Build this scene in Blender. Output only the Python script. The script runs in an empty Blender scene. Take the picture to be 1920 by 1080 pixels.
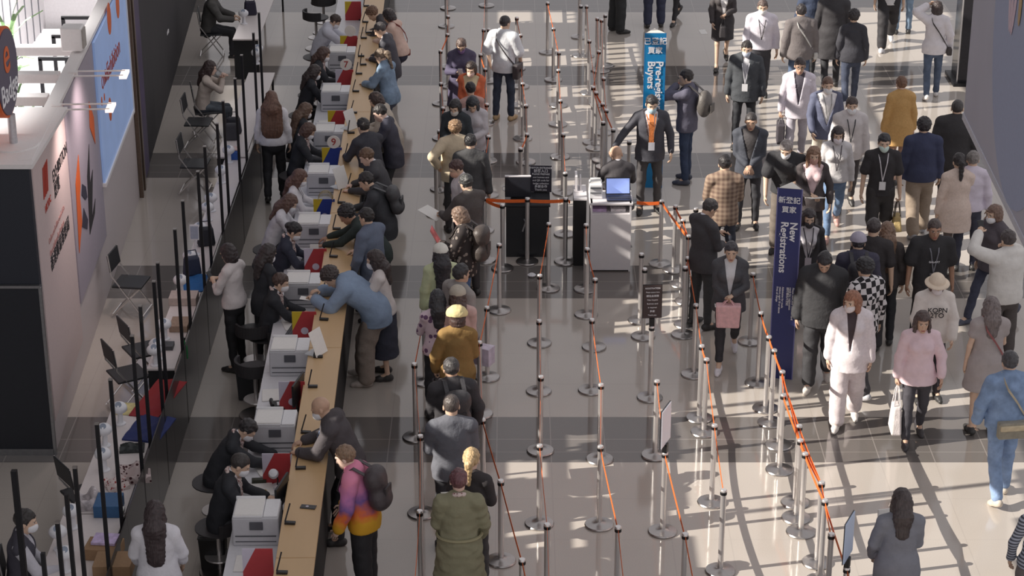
import bpy, math, random
import numpy as np
from mathutils import Vector, Matrix
random.seed(7)
PI = math.pi
def rad(a): return a * PI / 180
# ---------------------------------------------------------------- camera (1920 x 1080 frame)
FPX, TILT, CAMH = 4000.0, math.atan(.4225), 11.2
_fw = Vector((0, math.cos(TILT), -math.sin(TILT))); _up = Vector((0, math.sin(TILT), math.cos(TILT)))
def at(px, py, z=0.0):
    """World point at height z seen at photo pixel (px, py)."""
    d = Vector((1, 0, 0)) * ((px - 960) / FPX) + _up * ((540 - py) / FPX) + _fw
    t = (z - CAMH) / d.z
    return Vector((d.x * t, d.y * t, z))
scn = bpy.context.scene
COL = scn.collection
cd = bpy.data.cameras.new('camera'); cam = bpy.data.objects.new('camera', cd); COL.objects.link(cam)
cam.location = (0, 0, CAMH); cam.rotation_euler = (PI / 2 - TILT, 0, 0)
cd.sensor_width = 36; cd.lens = FPX / 1920 * 36; cd.clip_end = 400
scn.camera = cam
scn.view_settings.view_transform = 'Standard'; scn.view_settings.look = 'None'; scn.view_settings.gamma = 1
scn.view_settings.use_curve_mapping = False
# ---------------------------------------------------------------- materials
MATS = {}
def srgb(r, g=None, b=None):
    if g is None: r, g, b = r
    return tuple(((c / 255) / 12.92 if c / 255 <= .04045 else ((c / 255 + .055) / 1.055) ** 2.4) for c in (r, g, b))
def mat(name, col=(128, 128, 128), rough=.5, metal=0, var=.08, scale=30, bump=0, bscale=60, objcol=False, stretch=None, emit=0, spec=.5, alpha=1, trans=0):
    if name in MATS: return MATS[name]
    m = bpy.data.materials.new(name); MATS[name] = m; m.use_nodes = True
    nt = m.node_tree; N = nt.nodes; L = nt.links; N.clear()
    out = N.new('ShaderNodeOutputMaterial'); p = N.new('ShaderNodeBsdfPrincipled'); L.new(p.outputs[0], out.inputs[0])
    p.inputs['Roughness'].default_value = rough; p.inputs['Metallic'].default_value = metal
    p.inputs['Specular IOR Level'].default_value = spec
    tc = N.new('ShaderNodeTexCoord'); vec = tc.outputs['Object']
    if stretch:
        mp = N.new('ShaderNodeMapping'); mp.inputs['Scale'].default_value = stretch; L.new(vec, mp.inputs[0]); vec = mp.outputs[0]
    if objcol:
        oi = N.new('ShaderNodeObjectInfo'); csock = oi.outputs['Color']
    else:
        rgb = N.new('ShaderNodeRGB'); rgb.outputs[0].default_value = (*srgb(col), 1); csock = rgb.outputs[0]
    if var:
        nz = N.new('ShaderNodeTexNoise'); nz.inputs['Scale'].default_value = scale; nz.inputs['Detail'].default_value = 3; L.new(vec, nz.inputs['Vector'])
        mr = N.new('ShaderNodeMapRange'); mr.inputs[1].default_value = .3; mr.inputs[2].default_value = .7
        mr.inputs[3].default_value = 1 - var; mr.inputs[4].default_value = 1 + var; L.new(nz.outputs[0], mr.inputs[0])
        vm = N.new('ShaderNodeVectorMath'); vm.operation = 'SCALE'; L.new(csock, vm.inputs[0]); L.new(mr.outputs[0], vm.inputs['Scale']); csock = vm.outputs[0]
    L.new(csock, p.inputs['Base Color'])
    if bump:
        n2 = N.new('ShaderNodeTexNoise'); n2.inputs['Scale'].default_value = bscale; n2.inputs['Detail'].default_value = 2; L.new(vec, n2.inputs['Vector'])
        b = N.new('ShaderNodeBump'); b.inputs['Strength'].default_value = bump; b.inputs['Distance'].default_value = .02
        L.new(n2.outputs[0], b.inputs['Height']); L.new(b.outputs[0], p.inputs['Normal'])
    if emit:
        L.new(csock, p.inputs['Emission Color']); p.inputs['Emission Strength'].default_value = emit
    if trans: p.inputs['Transmission Weight'].default_value = trans
    p.inputs['Alpha'].default_value = alpha
    return m
# ---------------------------------------------------------------- mesh builder
class MB:
    def __init__(s): s.v = []; s.f = []; s.mi = []
    def add(s, vs, fs, mi=0):
        o = len(s.v); s.v += [tuple(v) for v in vs]; s.f += [tuple(i + o for i in f) for f in fs]; s.mi += [mi] * len(fs); return s
    def box(s, c, d, R=None, mi=0, taper=1.0):
        """box centred at c with full sizes d; taper scales the top face"""
        hx, hy, hz = d[0] / 2, d[1] / 2, d[2] / 2; vs = []
        for z, k in ((-hz, 1), (hz, taper)):
            for x, y in ((-hx, -hy), (hx, -hy), (hx, hy), (-hx, hy)): vs.append(Vector((x * k, y * k, z)))
        if R is not None: vs = [R @ v for v in vs]
        return s.add([v + Vector(c) for v in vs], [(3, 2, 1, 0), (4, 5, 6, 7), (0, 1, 5, 4), (1, 2, 6, 5), (2, 3, 7, 6), (3, 0, 4, 7)], mi)
    def prism(s, poly, t, M=None, mi=0):
        """poly [(x,y)..] in the XY plane, thickness t along +Z, placed by 4x4 M"""
        n = len(poly); vs = [Vector((x, y, 0)) for x, y in poly] + [Vector((x, y, t)) for x, y in poly]
        if M is not None: vs = [M @ v for v in vs]
        fs = [tuple(range(n - 1, -1, -1)), tuple(range(n, 2 * n))] + [(i, (i + 1) % n, n + (i + 1) % n, n + i) for i in range(n)]
        return s.add(vs, fs, mi)
    def lathe(s, prof, n=16, c=(0, 0, 0), M=None, mi=0):
        vs = []; fs = []
        for r, z in prof:
            for k in range(n):
                a = 2 * PI * k / n; v = Vector((r * math.cos(a), r * math.sin(a), z))
                if M is not None: v = M @ v
                vs.append(v + Vector(c))
        m = len(prof)
        for i in range(m - 1):
            for k in range(n): fs.append((i * n + k, i * n + (k + 1) % n, (i + 1) * n + (k + 1) % n, (i + 1) * n + k))
        fs.append(tuple(range(n - 1, -1, -1))); fs.append(tuple((m - 1) * n + k for k in range(n)))
        return s.add(vs, fs, mi)
    def tube(s, pts, r, n=6, mi=0):
        pts = [Vector(p) for p in pts]; vs = []; fs = []; m = len(pts); rr = r if isinstance(r, (list, tuple)) else [r] * m
        pu = None
        for i, p in enumerate(pts):
            d = (pts[min(i + 1, m - 1)] - pts[max(i - 1, 0)]).normalized()
            u = (pu - d * pu.dot(d)) if pu is not None else d.orthogonal()
            if u.length < 1e-4: u = d.orthogonal()
            u.normalize(); pu = u; w = d.cross(u)
            for k in range(n):
                a = 2 * PI * k / n; vs.append(p + (u * math.cos(a) + w * math.sin(a)) * rr[i])
        for i in range(m - 1):
            for k in range(n): fs.append((i * n + k, i * n + (k + 1) % n, (i + 1) * n + (k + 1) % n, (i + 1) * n + k))
        fs.append(tuple(range(n - 1, -1, -1))); fs.append(tuple((m - 1) * n + k for k in range(n)))
        return s.add(vs, fs, mi)
    def strip(s, pts, wvec, t=.002, mi=0):
        """ribbon along pts, of width vector wvec, with a real thickness t"""
        pts = [Vector(p) for p in pts]; w = Vector(wvec); vs = []; fs = []
        for i, p in enumerate(pts):
            d = (pts[min(i + 1, len(pts) - 1)] - pts[max(i - 1, 0)]).normalized(); nn = d.cross(w).normalized() * t / 2
            vs += [p - w / 2 - nn, p + w / 2 - nn, p + w / 2 + nn, p - w / 2 + nn]
        for i in range(len(pts) - 1):
            a = 4 * i
            for k in range(4): fs.append((a + k, a + (k + 1) % 4, a + 4 + (k + 1) % 4, a + 4 + k))
        fs += [(3, 2, 1, 0), tuple(4 * (len(pts) - 1) + k for k in range(4))]
        return s.add(vs, fs, mi)
    def build(s, name, m, parent=None, smooth=False, bevel=0):
        me = bpy.data.meshes.new(name); me.from_pydata(s.v, [], s.f); me.validate()
        for x in (m if isinstance(m, (list, tuple)) else [m]): me.materials.append(x)
        if isinstance(m, (list, tuple)) and len(me.polygons) == len(s.mi): me.polygons.foreach_set('material_index', s.mi)
        import bmesh
        b = bmesh.new(); b.from_mesh(me); bmesh.ops.recalc_face_normals(b, faces=b.faces)
        if smooth:
            for f in b.faces: f.smooth = True
            for e in b.edges:
                if e.is_manifold and e.calc_face_angle(0) > rad(40): e.smooth = False
        b.to_mesh(me); b.free()
        return link(name, me, parent, bevel)
def link(name, me, parent=None, bevel=0):
    o = bpy.data.objects.new(name, me); COL.objects.link(o)
    if parent is not None: o.parent = parent
    if bevel:
        bm = o.modifiers.new('edge', 'BEVEL'); bm.width = bevel; bm.segments = 2; bm.limit_method = 'ANGLE'
    return o
def tag(o, label=None, cat=None, group=None, kind=None):
    if label: o['label'] = label
    if cat: o['category'] = cat
    if group: o['group'] = group
    if kind: o['kind'] = kind
    return o
def thing(name, label, cat, loc=(0, 0, 0), rz=0, group=None):
    o = bpy.data.objects.new(name, None); COL.objects.link(o); o.location = loc; o.rotation_euler = (0, 0, rz); o.empty_display_size = .1
    return tag(o, label, cat, group)
def dup(root, loc=None, rz=None, label=None, group=None):
    r = root.copy(); COL.objects.link(r)
    if loc is not None: r.location = loc
    if rz is not None: r.rotation_euler = (0, 0, rz)
    if label: r['label'] = label
    if group: r['group'] = group
    for ch in list(root.children):
        c = ch.copy(); COL.objects.link(c); c.parent = r
        for g in list(ch.children):
            d = g.copy(); COL.objects.link(d); d.parent = c
    return r
def struct(name, mb, m, label=None, smooth=False, bevel=0):
    o = mb.build(name, m, None, smooth, bevel); o['kind'] = 'structure'
    if label: o['label'] = label
    return o
def col(o, c):
    g = sum(c) / 3; o.color = (*srgb(tuple(min(250, (x * .84 + g * .16) * .90 + 22) for x in c)), 1); return o
def ordinal(n): return ['first', 'second', 'third', 'fourth', 'fifth', 'sixth', 'seventh', 'eighth', 'ninth', 'tenth', 'eleventh', 'twelfth', 'thirteenth', 'fourteenth', 'fifteenth', 'sixteenth', 'seventeenth', 'eighteenth', 'nineteenth', 'twentieth'][n]
# ---------------------------------------------------------------- people: bodies and clothes grown from blended tapered limbs
A_ = lambda *t: np.array(t, dtype=np.float64)
def rx(a): c, s = math.cos(a), math.sin(a); return np.array([[1, 0, 0], [0, c, -s], [0, s, c]])
def rz(a): c, s = math.cos(a), math.sin(a); return np.array([[c, -s, 0], [s, c, 0], [0, 0, 1]])
def ry(a): c, s = math.cos(a), math.sin(a); return np.array([[c, 0, s], [0, 1, 0], [-s, 0, c]])
class Sdf:
    def __init__(s): s.p = []; s.cuts = []
    def cone(s, a, b, ra, rb, k=.03, flat=None):
        a = np.asarray(a, float); b = np.asarray(b, float); ab = b - a; q = max(float(ab @ ab), 1e-9)
        def fn(X, Y, Z):
            x, y, z = X - a[0], Y - a[1], Z - a[2]
            t = np.clip((x * ab[0] + y * ab[1] + z * ab[2]) / q, 0, 1)
            x = x - t * ab[0]; y = y - t * ab[1]; z = z - t * ab[2]; d2 = x * x + y * y + z * z
            if flat is not None:
                n, f = flat; c = x * n[0] + y * n[1] + z * n[2]; d2 = d2 + (f * f - 1) * c * c
            return np.sqrt(d2) - (ra + (rb - ra) * t)
        r = max(ra, rb); s.p.append((fn, np.minimum(a, b) - r, np.maximum(a, b) + r, k)); return s
    def ell(s, c, r, R=None, k=.02):
        c = np.asarray(c, float); r = np.asarray(r, float); R = np.eye(3) if R is None else R
        def fn(X, Y, Z):
            x, y, z = X - c[0], Y - c[1], Z - c[2]
            u = (x * R[0, 0] + y * R[1, 0] + z * R[2, 0]) / r[0]; v = (x * R[0, 1] + y * R[1, 1] + z * R[2, 1]) / r[1]; w = (x * R[0, 2] + y * R[1, 2] + z * R[2, 2]) / r[2]
            k0 = np.sqrt(u * u + v * v + w * w); k1 = np.sqrt((u / r[0]) ** 2 + (v / r[1]) ** 2 + (w / r[2]) ** 2) + 1e-6
            return k0 * (k0 - 1) / k1
        e = np.sqrt((R * R) @ (r * r)); s.p.append((fn, c - e, c + e, k)); return s
    def cut(s, fn): s.cuts.append(fn); return s          # keep only where fn < 0
    def mesh(s, h, noise=0, freq=9., seed=0):
        lo = np.min([p[1] for p in s.p], 0) - 3 * h - .02; hi = np.max([p[2] for p in s.p], 0) + 3 * h + .02
        n = np.ceil((hi - lo) / h).astype(int) + 1
        ax = [(lo[i] + h * np.arange(n[i])).astype(np.float32) for i in range(3)]
        F = np.full(n, .5, np.float32)
        for fn, a, b, k in s.p:
            i0 = np.maximum(((a - lo - k) / h).astype(int) - 2, 0); i1 = np.minimum(((b - lo + k) / h).astype(int) + 4, n)
            sl = tuple(slice(i0[i], i1[i]) for i in range(3))
            d = fn(ax[0][sl[0]][:, None, None], ax[1][sl[1]][None, :, None], ax[2][sl[2]][None, None, :]).astype(np.float32)
            g = F[sl]
            if k > 0: hh = np.maximum(k - np.abs(g - d), 0) / k; F[sl] = np.minimum(g, d) - hh * hh * k * .25
            else: F[sl] = np.minimum(g, d)
        X, Y, Z = ax[0][:, None, None], ax[1][None, :, None], ax[2][None, None, :]
        if noise:
            r = np.random.RandomState(seed); q = r.uniform(0, 6.28, 9); f = freq
            F = F + noise * (np.sin(f * 1.3 * X + q[0] + 2.1 * np.sin(f * .7 * Z + q[1])) * np.sin(f * 2.1 * Z + q[2] + 1.7 * np.sin(f * X + q[3])) + .6 * np.sin(f * 2.6 * Y + q[4] + 2 * np.sin(f * 1.9 * Z + q[5]))).astype(np.float32)
        for c in s.cuts: F = np.maximum(F, c(X, Y, Z).astype(np.float32))
        F[0], F[-1], F[:, 0], F[:, -1], F[:, :, 0], F[:, :, -1] = (.1,) * 6
        return snets(F, lo, h)
_CO = [(i, j, k) for i in (0, 1) for j in (0, 1) for k in (0, 1)]
def snets(F, lo, h):
    n = F.shape; I = F < 0
    cnt = np.zeros((n[0] - 1, n[1] - 1, n[2] - 1), np.int8)
    for i, j, k in _CO: cnt += I[i:n[0] - 1 + i, j:n[1] - 1 + j, k:n[2] - 1 + k]
    act = (cnt > 0) & (cnt < 8); idx = np.argwhere(act)
    if len(idx) == 0: return np.zeros((0, 3)), np.zeros((0, 4), int)
    num = np.full(act.shape, -1, np.int32); num[act] = np.arange(len(idx))
    val = {c: F[idx[:, 0] + c[0], idx[:, 1] + c[1], idx[:, 2] + c[2]] for c in _CO}
    acc = np.zeros((len(idx), 3)); w = np.zeros(len(idx))
    for c in _CO:
        for a in range(3):
            if c[a]: continue
            d = list(c); d[a] = 1; v0, v1 = val[c], val[tuple(d)]; m = (v0 < 0) != (v1 < 0)
            t = np.where(m, v0 / np.where(m, v0 - v1, 1), 0)
            p = np.tile(np.array(c, float), (len(idx), 1)); p[:, a] = t
            acc += p * m[:, None]; w += m
    V = lo + h * (idx + acc / w[:, None])
    Q = []
    for a in range(3):
        b, c = (a + 1) % 3, (a + 2) % 3
        s0 = [slice(1, -1)] * 3; s0[a] = slice(0, n[a] - 1); s1 = list(s0); s1[a] = slice(1, n[a])
        A, B = I[tuple(s0)], I[tuple(s1)]; e = np.argwhere(A != B)
        if len(e) == 0: continue
        flip = A[e[:, 0], e[:, 1], e[:, 2]]
        o = np.array([1, 1, 1]); o[a] = 0; e = e + o
        def cell(db, dc):
            q = e.copy(); q[:, b] -= db; q[:, c] -= dc; return num[q[:, 0], q[:, 1], q[:, 2]]
        f = np.stack([cell(1, 1), cell(0, 1), cell(0, 0), cell(1, 0)], 1)
        f[~flip] = f[~flip][:, ::-1]; Q.append(f)
    return V, np.concatenate(Q)
def npmesh(name, V, Q, m, extra=None):
    """mesh from numpy quads; extra = list of (verts, quads) islands"""
    if extra:
        for v, q in extra: Q = np.concatenate([Q, np.asarray(q) + len(V)]); V = np.concatenate([V, v])
    me = bpy.data.meshes.new(name); me.vertices.add(len(V)); me.vertices.foreach_set('co', V.astype(np.float32).ravel())
    me.loops.add(len(Q) * 4); me.loops.foreach_set('vertex_index', Q.astype(np.int32).ravel())
    me.polygons.add(len(Q)); me.polygons.foreach_set('loop_start', np.arange(0, len(Q) * 4, 4, dtype=np.int32))
    me.polygons.foreach_set('use_smooth', np.ones(len(Q), bool)); me.update(calc_edges=True)
    if m: me.materials.append(m)
    return me, V
# ---- materials of people
def skin_mat():
    m = mat('skin', rough=.5, var=.06, scale=25, objcol=True, bump=.05); nt = m.node_tree; N = nt.nodes; L = nt.links
    p = next(n for n in N if n.type == 'BSDF_PRINCIPLED'); base = p.inputs['Base Color'].links[0].from_socket
    p.inputs['Subsurface Weight'].default_value = .0
    at_ = N.new('ShaderNodeAttribute'); at_.attribute_name = 'hp'; sp = N.new('ShaderNodeSeparateXYZ'); L.new(at_.outputs['Vector'], sp.inputs[0])
    def op(o, a, b=None):
        n = N.new('ShaderNodeMath'); n.operation = o
        for i, x in enumerate((a, b)):
            if x is None: continue
            if isinstance(x, (int, float)): n.inputs[i].default_value = x
            else: L.new(x, n.inputs[i])
        return n.outputs[0]
    ax = op('ABSOLUTE', sp.outputs[0]); y = sp.outputs[1]; z = sp.outputs[2]
    def spot(sx, cx, rx_, cz, rz_):
        u = op('DIVIDE', op('SUBTRACT', sx, cx), rx_); v = op('DIVIDE', op('SUBTRACT', z, cz), rz_)
        d = op('ADD', op('MULTIPLY', u, u), op('MULTIPLY', v, v)); return op('MULTIPLY', op('LESS_THAN', d, 1.0), op('GREATER_THAN', y, .04))
    cur = base
    for f, c in ((spot(ax, .031, .015, .012, .0075), (235, 228, 220)), (spot(ax, .031, .0075, .012, .0075), (30, 22, 20)), (spot(ax, .031, .019, .033, .005), (45, 34, 30)), (spot(sp.outputs[0], 0, .025, -.064, .009), (165, 92, 86))):
        mx = N.new('ShaderNodeMix'); mx.data_type = 'RGBA'; L.new(f, mx.inputs[0]); L.new(cur, mx.inputs[6]); mx.inputs[7].default_value = (*srgb(c), 1); cur = mx.outputs[2]
    L.new(cur, p.inputs['Base Color']); return m
SKIN = skin_mat()
CLOTH = mat('cotton_cloth', rough=.85, var=.05, scale=14, bump=.35, bscale=22, objcol=True, spec=.2)
WOOL = mat('suit_wool', rough=.7, var=.07, scale=40, bump=.25, bscale=16, objcol=True, spec=.3)
DENIM = mat('denim', rough=.9, var=.22, scale=9, bump=.3, bscale=30, objcol=True, spec=.2)
HAIR = mat('hair_strands', rough=.42, var=.35, scale=60, bump=.5, bscale=70, objcol=True, stretch=(1, 1, .12), spec=.5)
SHOE = mat('shoe_leather', rough=.45, var=.1, objcol=True)
PAPERM = mat('mask_paper', rough=.8, var=.03, objcol=True)
LEATHER = mat('bag_leather', rough=.5, var=.12, scale=18, bump=.2, objcol=True)
def pattern_mat(name, kind, c1, c2, scale):
    m = bpy.data.materials.new(name); m.use_nodes = True; N = m.node_tree.nodes; L = m.node_tree.links; p = N['Principled BSDF']; p.inputs['Roughness'].default_value = .85
    tc = N.new('ShaderNodeTexCoord'); mx = N.new('ShaderNodeMix'); mx.data_type = 'RGBA'; mx.inputs[6].default_value = (*srgb(c1), 1); mx.inputs[7].default_value = (*srgb(c2), 1)
    if kind == 'check':
        t = N.new('ShaderNodeTexChecker'); t.inputs['Scale'].default_value = scale; L.new(tc.outputs['Object'], t.inputs[0]); L.new(t.outputs[1], mx.inputs[0])
    elif kind == 'plaid':
        outs = []
        for d in ('X', 'Z'):
            w = N.new('ShaderNodeTexWave'); w.bands_direction = d; w.inputs['Scale'].default_value = scale; w.inputs['Distortion'].default_value = .3; L.new(tc.outputs['Object'], w.inputs[0]); outs.append(w.outputs[1])
        a = N.new('ShaderNodeMath'); a.operation = 'ADD'; L.new(outs[0], a.inputs[0]); L.new(outs[1], a.inputs[1]); b = N.new('ShaderNodeMath'); b.operation = 'MULTIPLY'; L.new(a.outputs[0], b.inputs[0]); b.inputs[1].default_value = .5; L.new(b.outputs[0], mx.inputs[0])
    elif kind == 'stripe':
        w = N.new('ShaderNodeTexWave'); w.bands_direction = 'Z'; w.inputs['Scale'].default_value = scale; w.inputs['Distortion'].default_value = .5; L.new(tc.outputs['Object'], w.inputs[0]); L.new(w.outputs[1], mx.inputs[0])
    elif kind == 'grad':
        s = N.new('ShaderNodeSeparateXYZ'); L.new(tc.outputs['Object'], s.inputs[0]); nz = N.new('ShaderNodeTexNoise'); nz.inputs['Scale'].default_value = 9; L.new(tc.outputs['Object'], nz.inputs[0])
        a = N.new('ShaderNodeMath'); a.operation = 'MULTIPLY_ADD'; L.new(nz.outputs[0], a.inputs[0]); a.inputs[1].default_value = .25; L.new(s.outputs[2], a.inputs[2])
        r = N.new('ShaderNodeValToRGB'); r.color_ramp.elements[0].position = .0; r.color_ramp.elements[0].color = (*srgb(214, 160, 40), 1); r.color_ramp.elements[1].position = 1; r.color_ramp.elements[1].color = (*srgb(c1), 1)
        for q, c in ((.25, (220, 165, 45)), (.36, (222, 110, 60)), (.48, (120, 90, 150)), (.60, c2), (.75, c1)): e = r.color_ramp.elements.new(q); e.color = (*srgb(c), 1)
        mr = N.new('ShaderNodeMapRange'); mr.inputs[1].default_value = .85; mr.inputs[2].default_value = 1.75; L.new(a.outputs[0], mr.inputs[0]); L.new(mr.outputs[0], r.inputs[0]); L.new(r.outputs[0], p.inputs['Base Color']); return m
    else:
        t = N.new('ShaderNodeTexVoronoi'); t.inputs['Scale'].default_value = scale; L.new(tc.outputs['Object'], t.inputs[0])
        g = N.new('ShaderNodeMath'); g.operation = 'LESS_THAN'; g.inputs[1].default_value = .35; L.new(t.outputs[0], g.inputs[0]); L.new(g.outputs[0], mx.inputs[0])
    L.new(mx.outputs[2], p.inputs['Base Color']); return m
SKINS = {'a': (226, 182, 150), 'b': (208, 160, 128), 'c': (180, 128, 98), 'd': (120, 80, 62), 'w': (232, 190, 168)}
# arm targets: wrist relative to the shoulder (x outward, y forward, z up)
ARMS = {'down': (.085, .03, -.51), 'relax': (.105, .10, -.48), 'fwd': (.05, .20, -.46), 'back': (.08, -.18, -.47), 'phone': (-.10, .28, -.20), 'hold': (-.12, .26, -.30),
        'counter': (-.04, .34, -.28), 'far': (-.03, .44, -.24), 'face': (-.12, .17, .08), 'head': (.02, .06, .24), 'up': (-.06, .26, .28), 'type': (-.03, .36, -.27),
        'clasp': (-.14, .18, -.40), 'hip': (.10, -.02, -.34), 'strap': (-.02, .14, -.16), 'pocket': (.11, .02, -.45), 'point': (.22, .42, -.10), 'reach': (.30, .16, -.34), 'lap': (-.06, .26, -.38)}
def ik(S, T, l1, l2, pole):
    d = T - S; L = np.linalg.norm(d); L2 = min(L, (l1 + l2) * .995); u = d / L; T = S + u * L2
    a = (l1 * l1 - l2 * l2 + L2 * L2) / (2 * L2); hh = math.sqrt(max(l1 * l1 - a * a, 0))
    v = pole - u * (pole @ u); v = v / (np.linalg.norm(v) + 1e-9); return S + u * a + v * hh, T
def ftube(pts, r):
    V = []; Q = []; n = 6; pts = [np.asarray(p, float) for p in pts]; m = len(pts)
    for i, p in enumerate(pts):
        d = pts[min(i + 1, m - 1)] - pts[max(i - 1, 0)]; d /= np.linalg.norm(d) + 1e-9
        u = np.cross(d, A_(.3, .5, .8)); u /= np.linalg.norm(u); w = np.cross(d, u)
        for k in range(n): a = 2 * PI * k / n; V.append(p + (u * math.cos(a) + w * math.sin(a)) * r[i])
    for i in range(m - 1):
        for k in range(n): Q.append((i * n + k, i * n + (k + 1) % n, (i + 1) * n + (k + 1) % n, (i + 1) * n + k))
    o = (m - 1) * n; Q += [(o, o + 1, o + 2, o + 3), (o, o + 3, o + 4, o + 5)]
    return np.array(V), np.array(Q)
class Person: pass
NPERS = [0]
def person(px, py, yaw, label, H=1.70, fem=False, w=1.0, lean=0, nod=10, turn=0, tilt=0, L='down', R='down', legs='stand', sit=None, foot=None,
           top=None, inner=None, bot=None, shoe=(40, 38, 38), hair=('short', (38, 32, 30)), skin='a', mask=None, lan=None, badge=None, tie=None, grip='', hat=None, glasses=False, scarf=None, watch=False, group=None):
    """px,py = pixel of the head's centre (or of the feet when foot=True); yaw 0 looks away from the camera, 90 to the photo's left, 180 to the camera."""
    s = H / 1.70; P = Person(); P.s = s; NPERS[0] += 1; seed = NPERS[0]
    ln = rad(lean); X0, Y0, Z0 = A_(1, 0, 0), A_(0, 1, 0), A_(0, 0, 1)
    R1, R2 = rx(-ln * .55), rx(-ln)
    # legs
    hw = .088
    LG = {'stand': ((2, 4), (-2, 3)), 'walk': ((20, 6), (-18, 26)), 'walk2': ((-18, 26), (20, 6)), 'step': ((10, 6), (-10, 16)), 'step2': ((-10, 16), (10, 6)), 'sit': ((82, 84), (78, 80)), 'stool': ((80, 82), (74, 88)), 'bend': ((22, 18), (14, 14))}[legs]
    hips, knees, anks, ftd = [], [], [], []
    for i, sd in enumerate((1, -1)):
        a, b = LG[i]; c = rad(3.5 if legs in ('stand', 'bend') else 1.5 if 'walk' in legs or 'step' in legs else 7)
        h_ = A_(sd * hw, 0, -.02); d1 = A_(sd * math.sin(c), math.sin(rad(a)), -math.cos(rad(a))); d1 /= np.linalg.norm(d1)
        k_ = h_ + d1 * .43; q = a - b; d2 = A_(sd * math.sin(c) * .3, math.sin(rad(q)), -math.cos(rad(q))); d2 /= np.linalg.norm(d2)
        an = k_ + d2 * .40; hips.append(h_); knees.append(k_); anks.append(an)
        pit = rad(min(max(-q - 4, 0), 45)) * (.9 if legs not in ('sit', 'stool') else 0); ftd.append((rz(-sd * rad(9)) @ rx(-pit)))
    pz = .085 - min(a[2] for a in anks) if sit is None else sit / s + .085
    pel = A_(0, 0, pz)
    if legs == 'bend': pel = pel + A_(0, -.06, 0)
    hips = [h + pel for h in hips]; knees = [k + pel for k in knees]; anks = [a + pel for a in anks]
    wa = pel + R1 @ A_(0, 0, .15); ch = wa + R2 @ A_(0, .0, .20); nb = ch + R2 @ A_(0, -.012, .165)
    shw = (.150 if fem else .169) * (1 + (w - 1) * .6)
    sh = [nb + R2 @ A_(sd * shw, -.005, -.062) for sd in (1, -1)]
    Rh = rz(rad(turn)) @ rx(-rad(nod)) @ ry(rad(tilt))
    hc = nb + (R2 @ A_(0, .012, .065)) + Rh @ A_(0, .018, .075)
    # arms
    elb, wri = [], []
    for i, sd in enumerate((1, -1)):
        t = (R, L)[i]; t = ARMS[t] if isinstance(t, str) else t; T = sh[i] + A_(sd * t[0], t[1], t[2])
        pole = A_(sd * .7, -.55, -.45)
        e, T = ik(sh[i], T, .275, .245, pole); elb.append(e); wri.append(T)
    f1 = (R1 @ Y0); f2 = (R2 @ Y0)
    hipw, waw, chw = ((.168, .132, .145) if fem else (.160, .146, .165)); hipw *= w; waw *= w * (1.0 if w < 1.1 else 1.06); chw *= w
    def torso(S, e, arms=0, es=.012, k=.04, lower=True, up=True):
        if lower: S.cone(pel + A_(0, -.01, -.02), wa, hipw + e, waw + e, k, (f1, 1.38))
        S.cone(wa, ch, waw + e, chw + e, k, (f2, 1.36))
        if fem:
            for sd in (1, -1): S.ell(ch + R2 @ A_(sd * .068, .085, -.005), A_(.062, .055, .06) + e * .6, R2, .04)
        if up:
            for i, sd in enumerate((1, -1)): S.cone(nb + R2 @ A_(sd * .03, -.008, -.012), sh[i], .058 + e, .052 + e, k, (f2, 1.05))
        for i in (0, 1):
            if arms > 0:
                rs = (.050 if fem else .056) * (1 + (w - 1) * .6)
                if arms <= 1: S.cone(sh[i], sh[i] + (elb[i] - sh[i]) * arms, rs + es, rs * .92 + es + (.008 if arms < 1 else 0), .03)
                else:
                    S.cone(sh[i], elb[i], rs + es, .039 + es, .016); S.cone(elb[i], elb[i] + (wri[i] - elb[i]) * (arms - 1), .039 + es, .030 + es, .012)
        return S
    # ---------------- body
    B = Sdf(); torso(B, -.022, 0)
    B.cone(nb - R2 @ A_(0, 0, .03), hc + Rh @ A_(0, -.018, -.05), .054 if not fem else .046, .050 if not fem else .043, .03)
    for i in (0, 1):
        B.cone(sh[i], elb[i], .045 if not fem else .040, .036 if not fem else .032, .03); B.cone(elb[i], wri[i], .036 if not fem else .032, .026 if not fem else .023, .015)
        B.cone(hips[i], knees[i], .070, .045, .03); B.cone(knees[i], anks[i], .044, .030, .02); B.cone(anks[i], anks[i] + ftd[i] @ A_(0, .13, -.055), .034, .026, .02)
    for c, r, k in (((0, -.012, .034), (.0745, .095, .088), .0), ((0, .022, -.03), (.060, .072, .086), .03), ((0, .066, -.088), (.026, .024, .022), .03), ((0, .0, -.05), (.05, .06, .06), .02)):
        B.ell(hc + Rh @ A_(*c), A_(*r), Rh, k)
    B.cone(hc + Rh @ A_(0, .090, .012), hc + Rh @ A_(0, .106, -.030), .007, .0135, .016); B.ell(hc + Rh @ A_(0, .086, -.064), A_(.024, .012, .012), Rh, .012)
    for sd in (1, -1):
        B.ell(hc + Rh @ A_(sd * .077, -.012, -.008), A_(.010, .020, .032), Rh, .006); B.ell(hc + Rh @ A_(sd * .03, .080, .034), A_(.026, .014, .009), Rh, .015)
    fingers = []; P.hand = []; P.hdir = []; P.hn = []
    for i, sd in enumerate((1, -1)):
        d = wri[i] - elb[i]; d /= np.linalg.norm(d)
        n = A_(-sd, 0, 0) if abs(d[2]) > .72 else A_(0, 0, -1) - 0 * d
        t_ = (R, L)[i]
        if isinstance(t_, str) and t_ in ('face', 'head', 'strap'): n = A_(-sd * .6, -.5, 0)
        n = n - d * (n @ d); n /= np.linalg.norm(n); u = np.cross(d, n)          # u: across the palm
        pt = Y0 if abs(d[2]) > .72 else A_(-sd, 0, 0)
        if u @ pt < 0: u = -u                                                   # thumb side
        Rp = np.stack([u, d, n], 1); pc = wri[i] + d * .055
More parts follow.
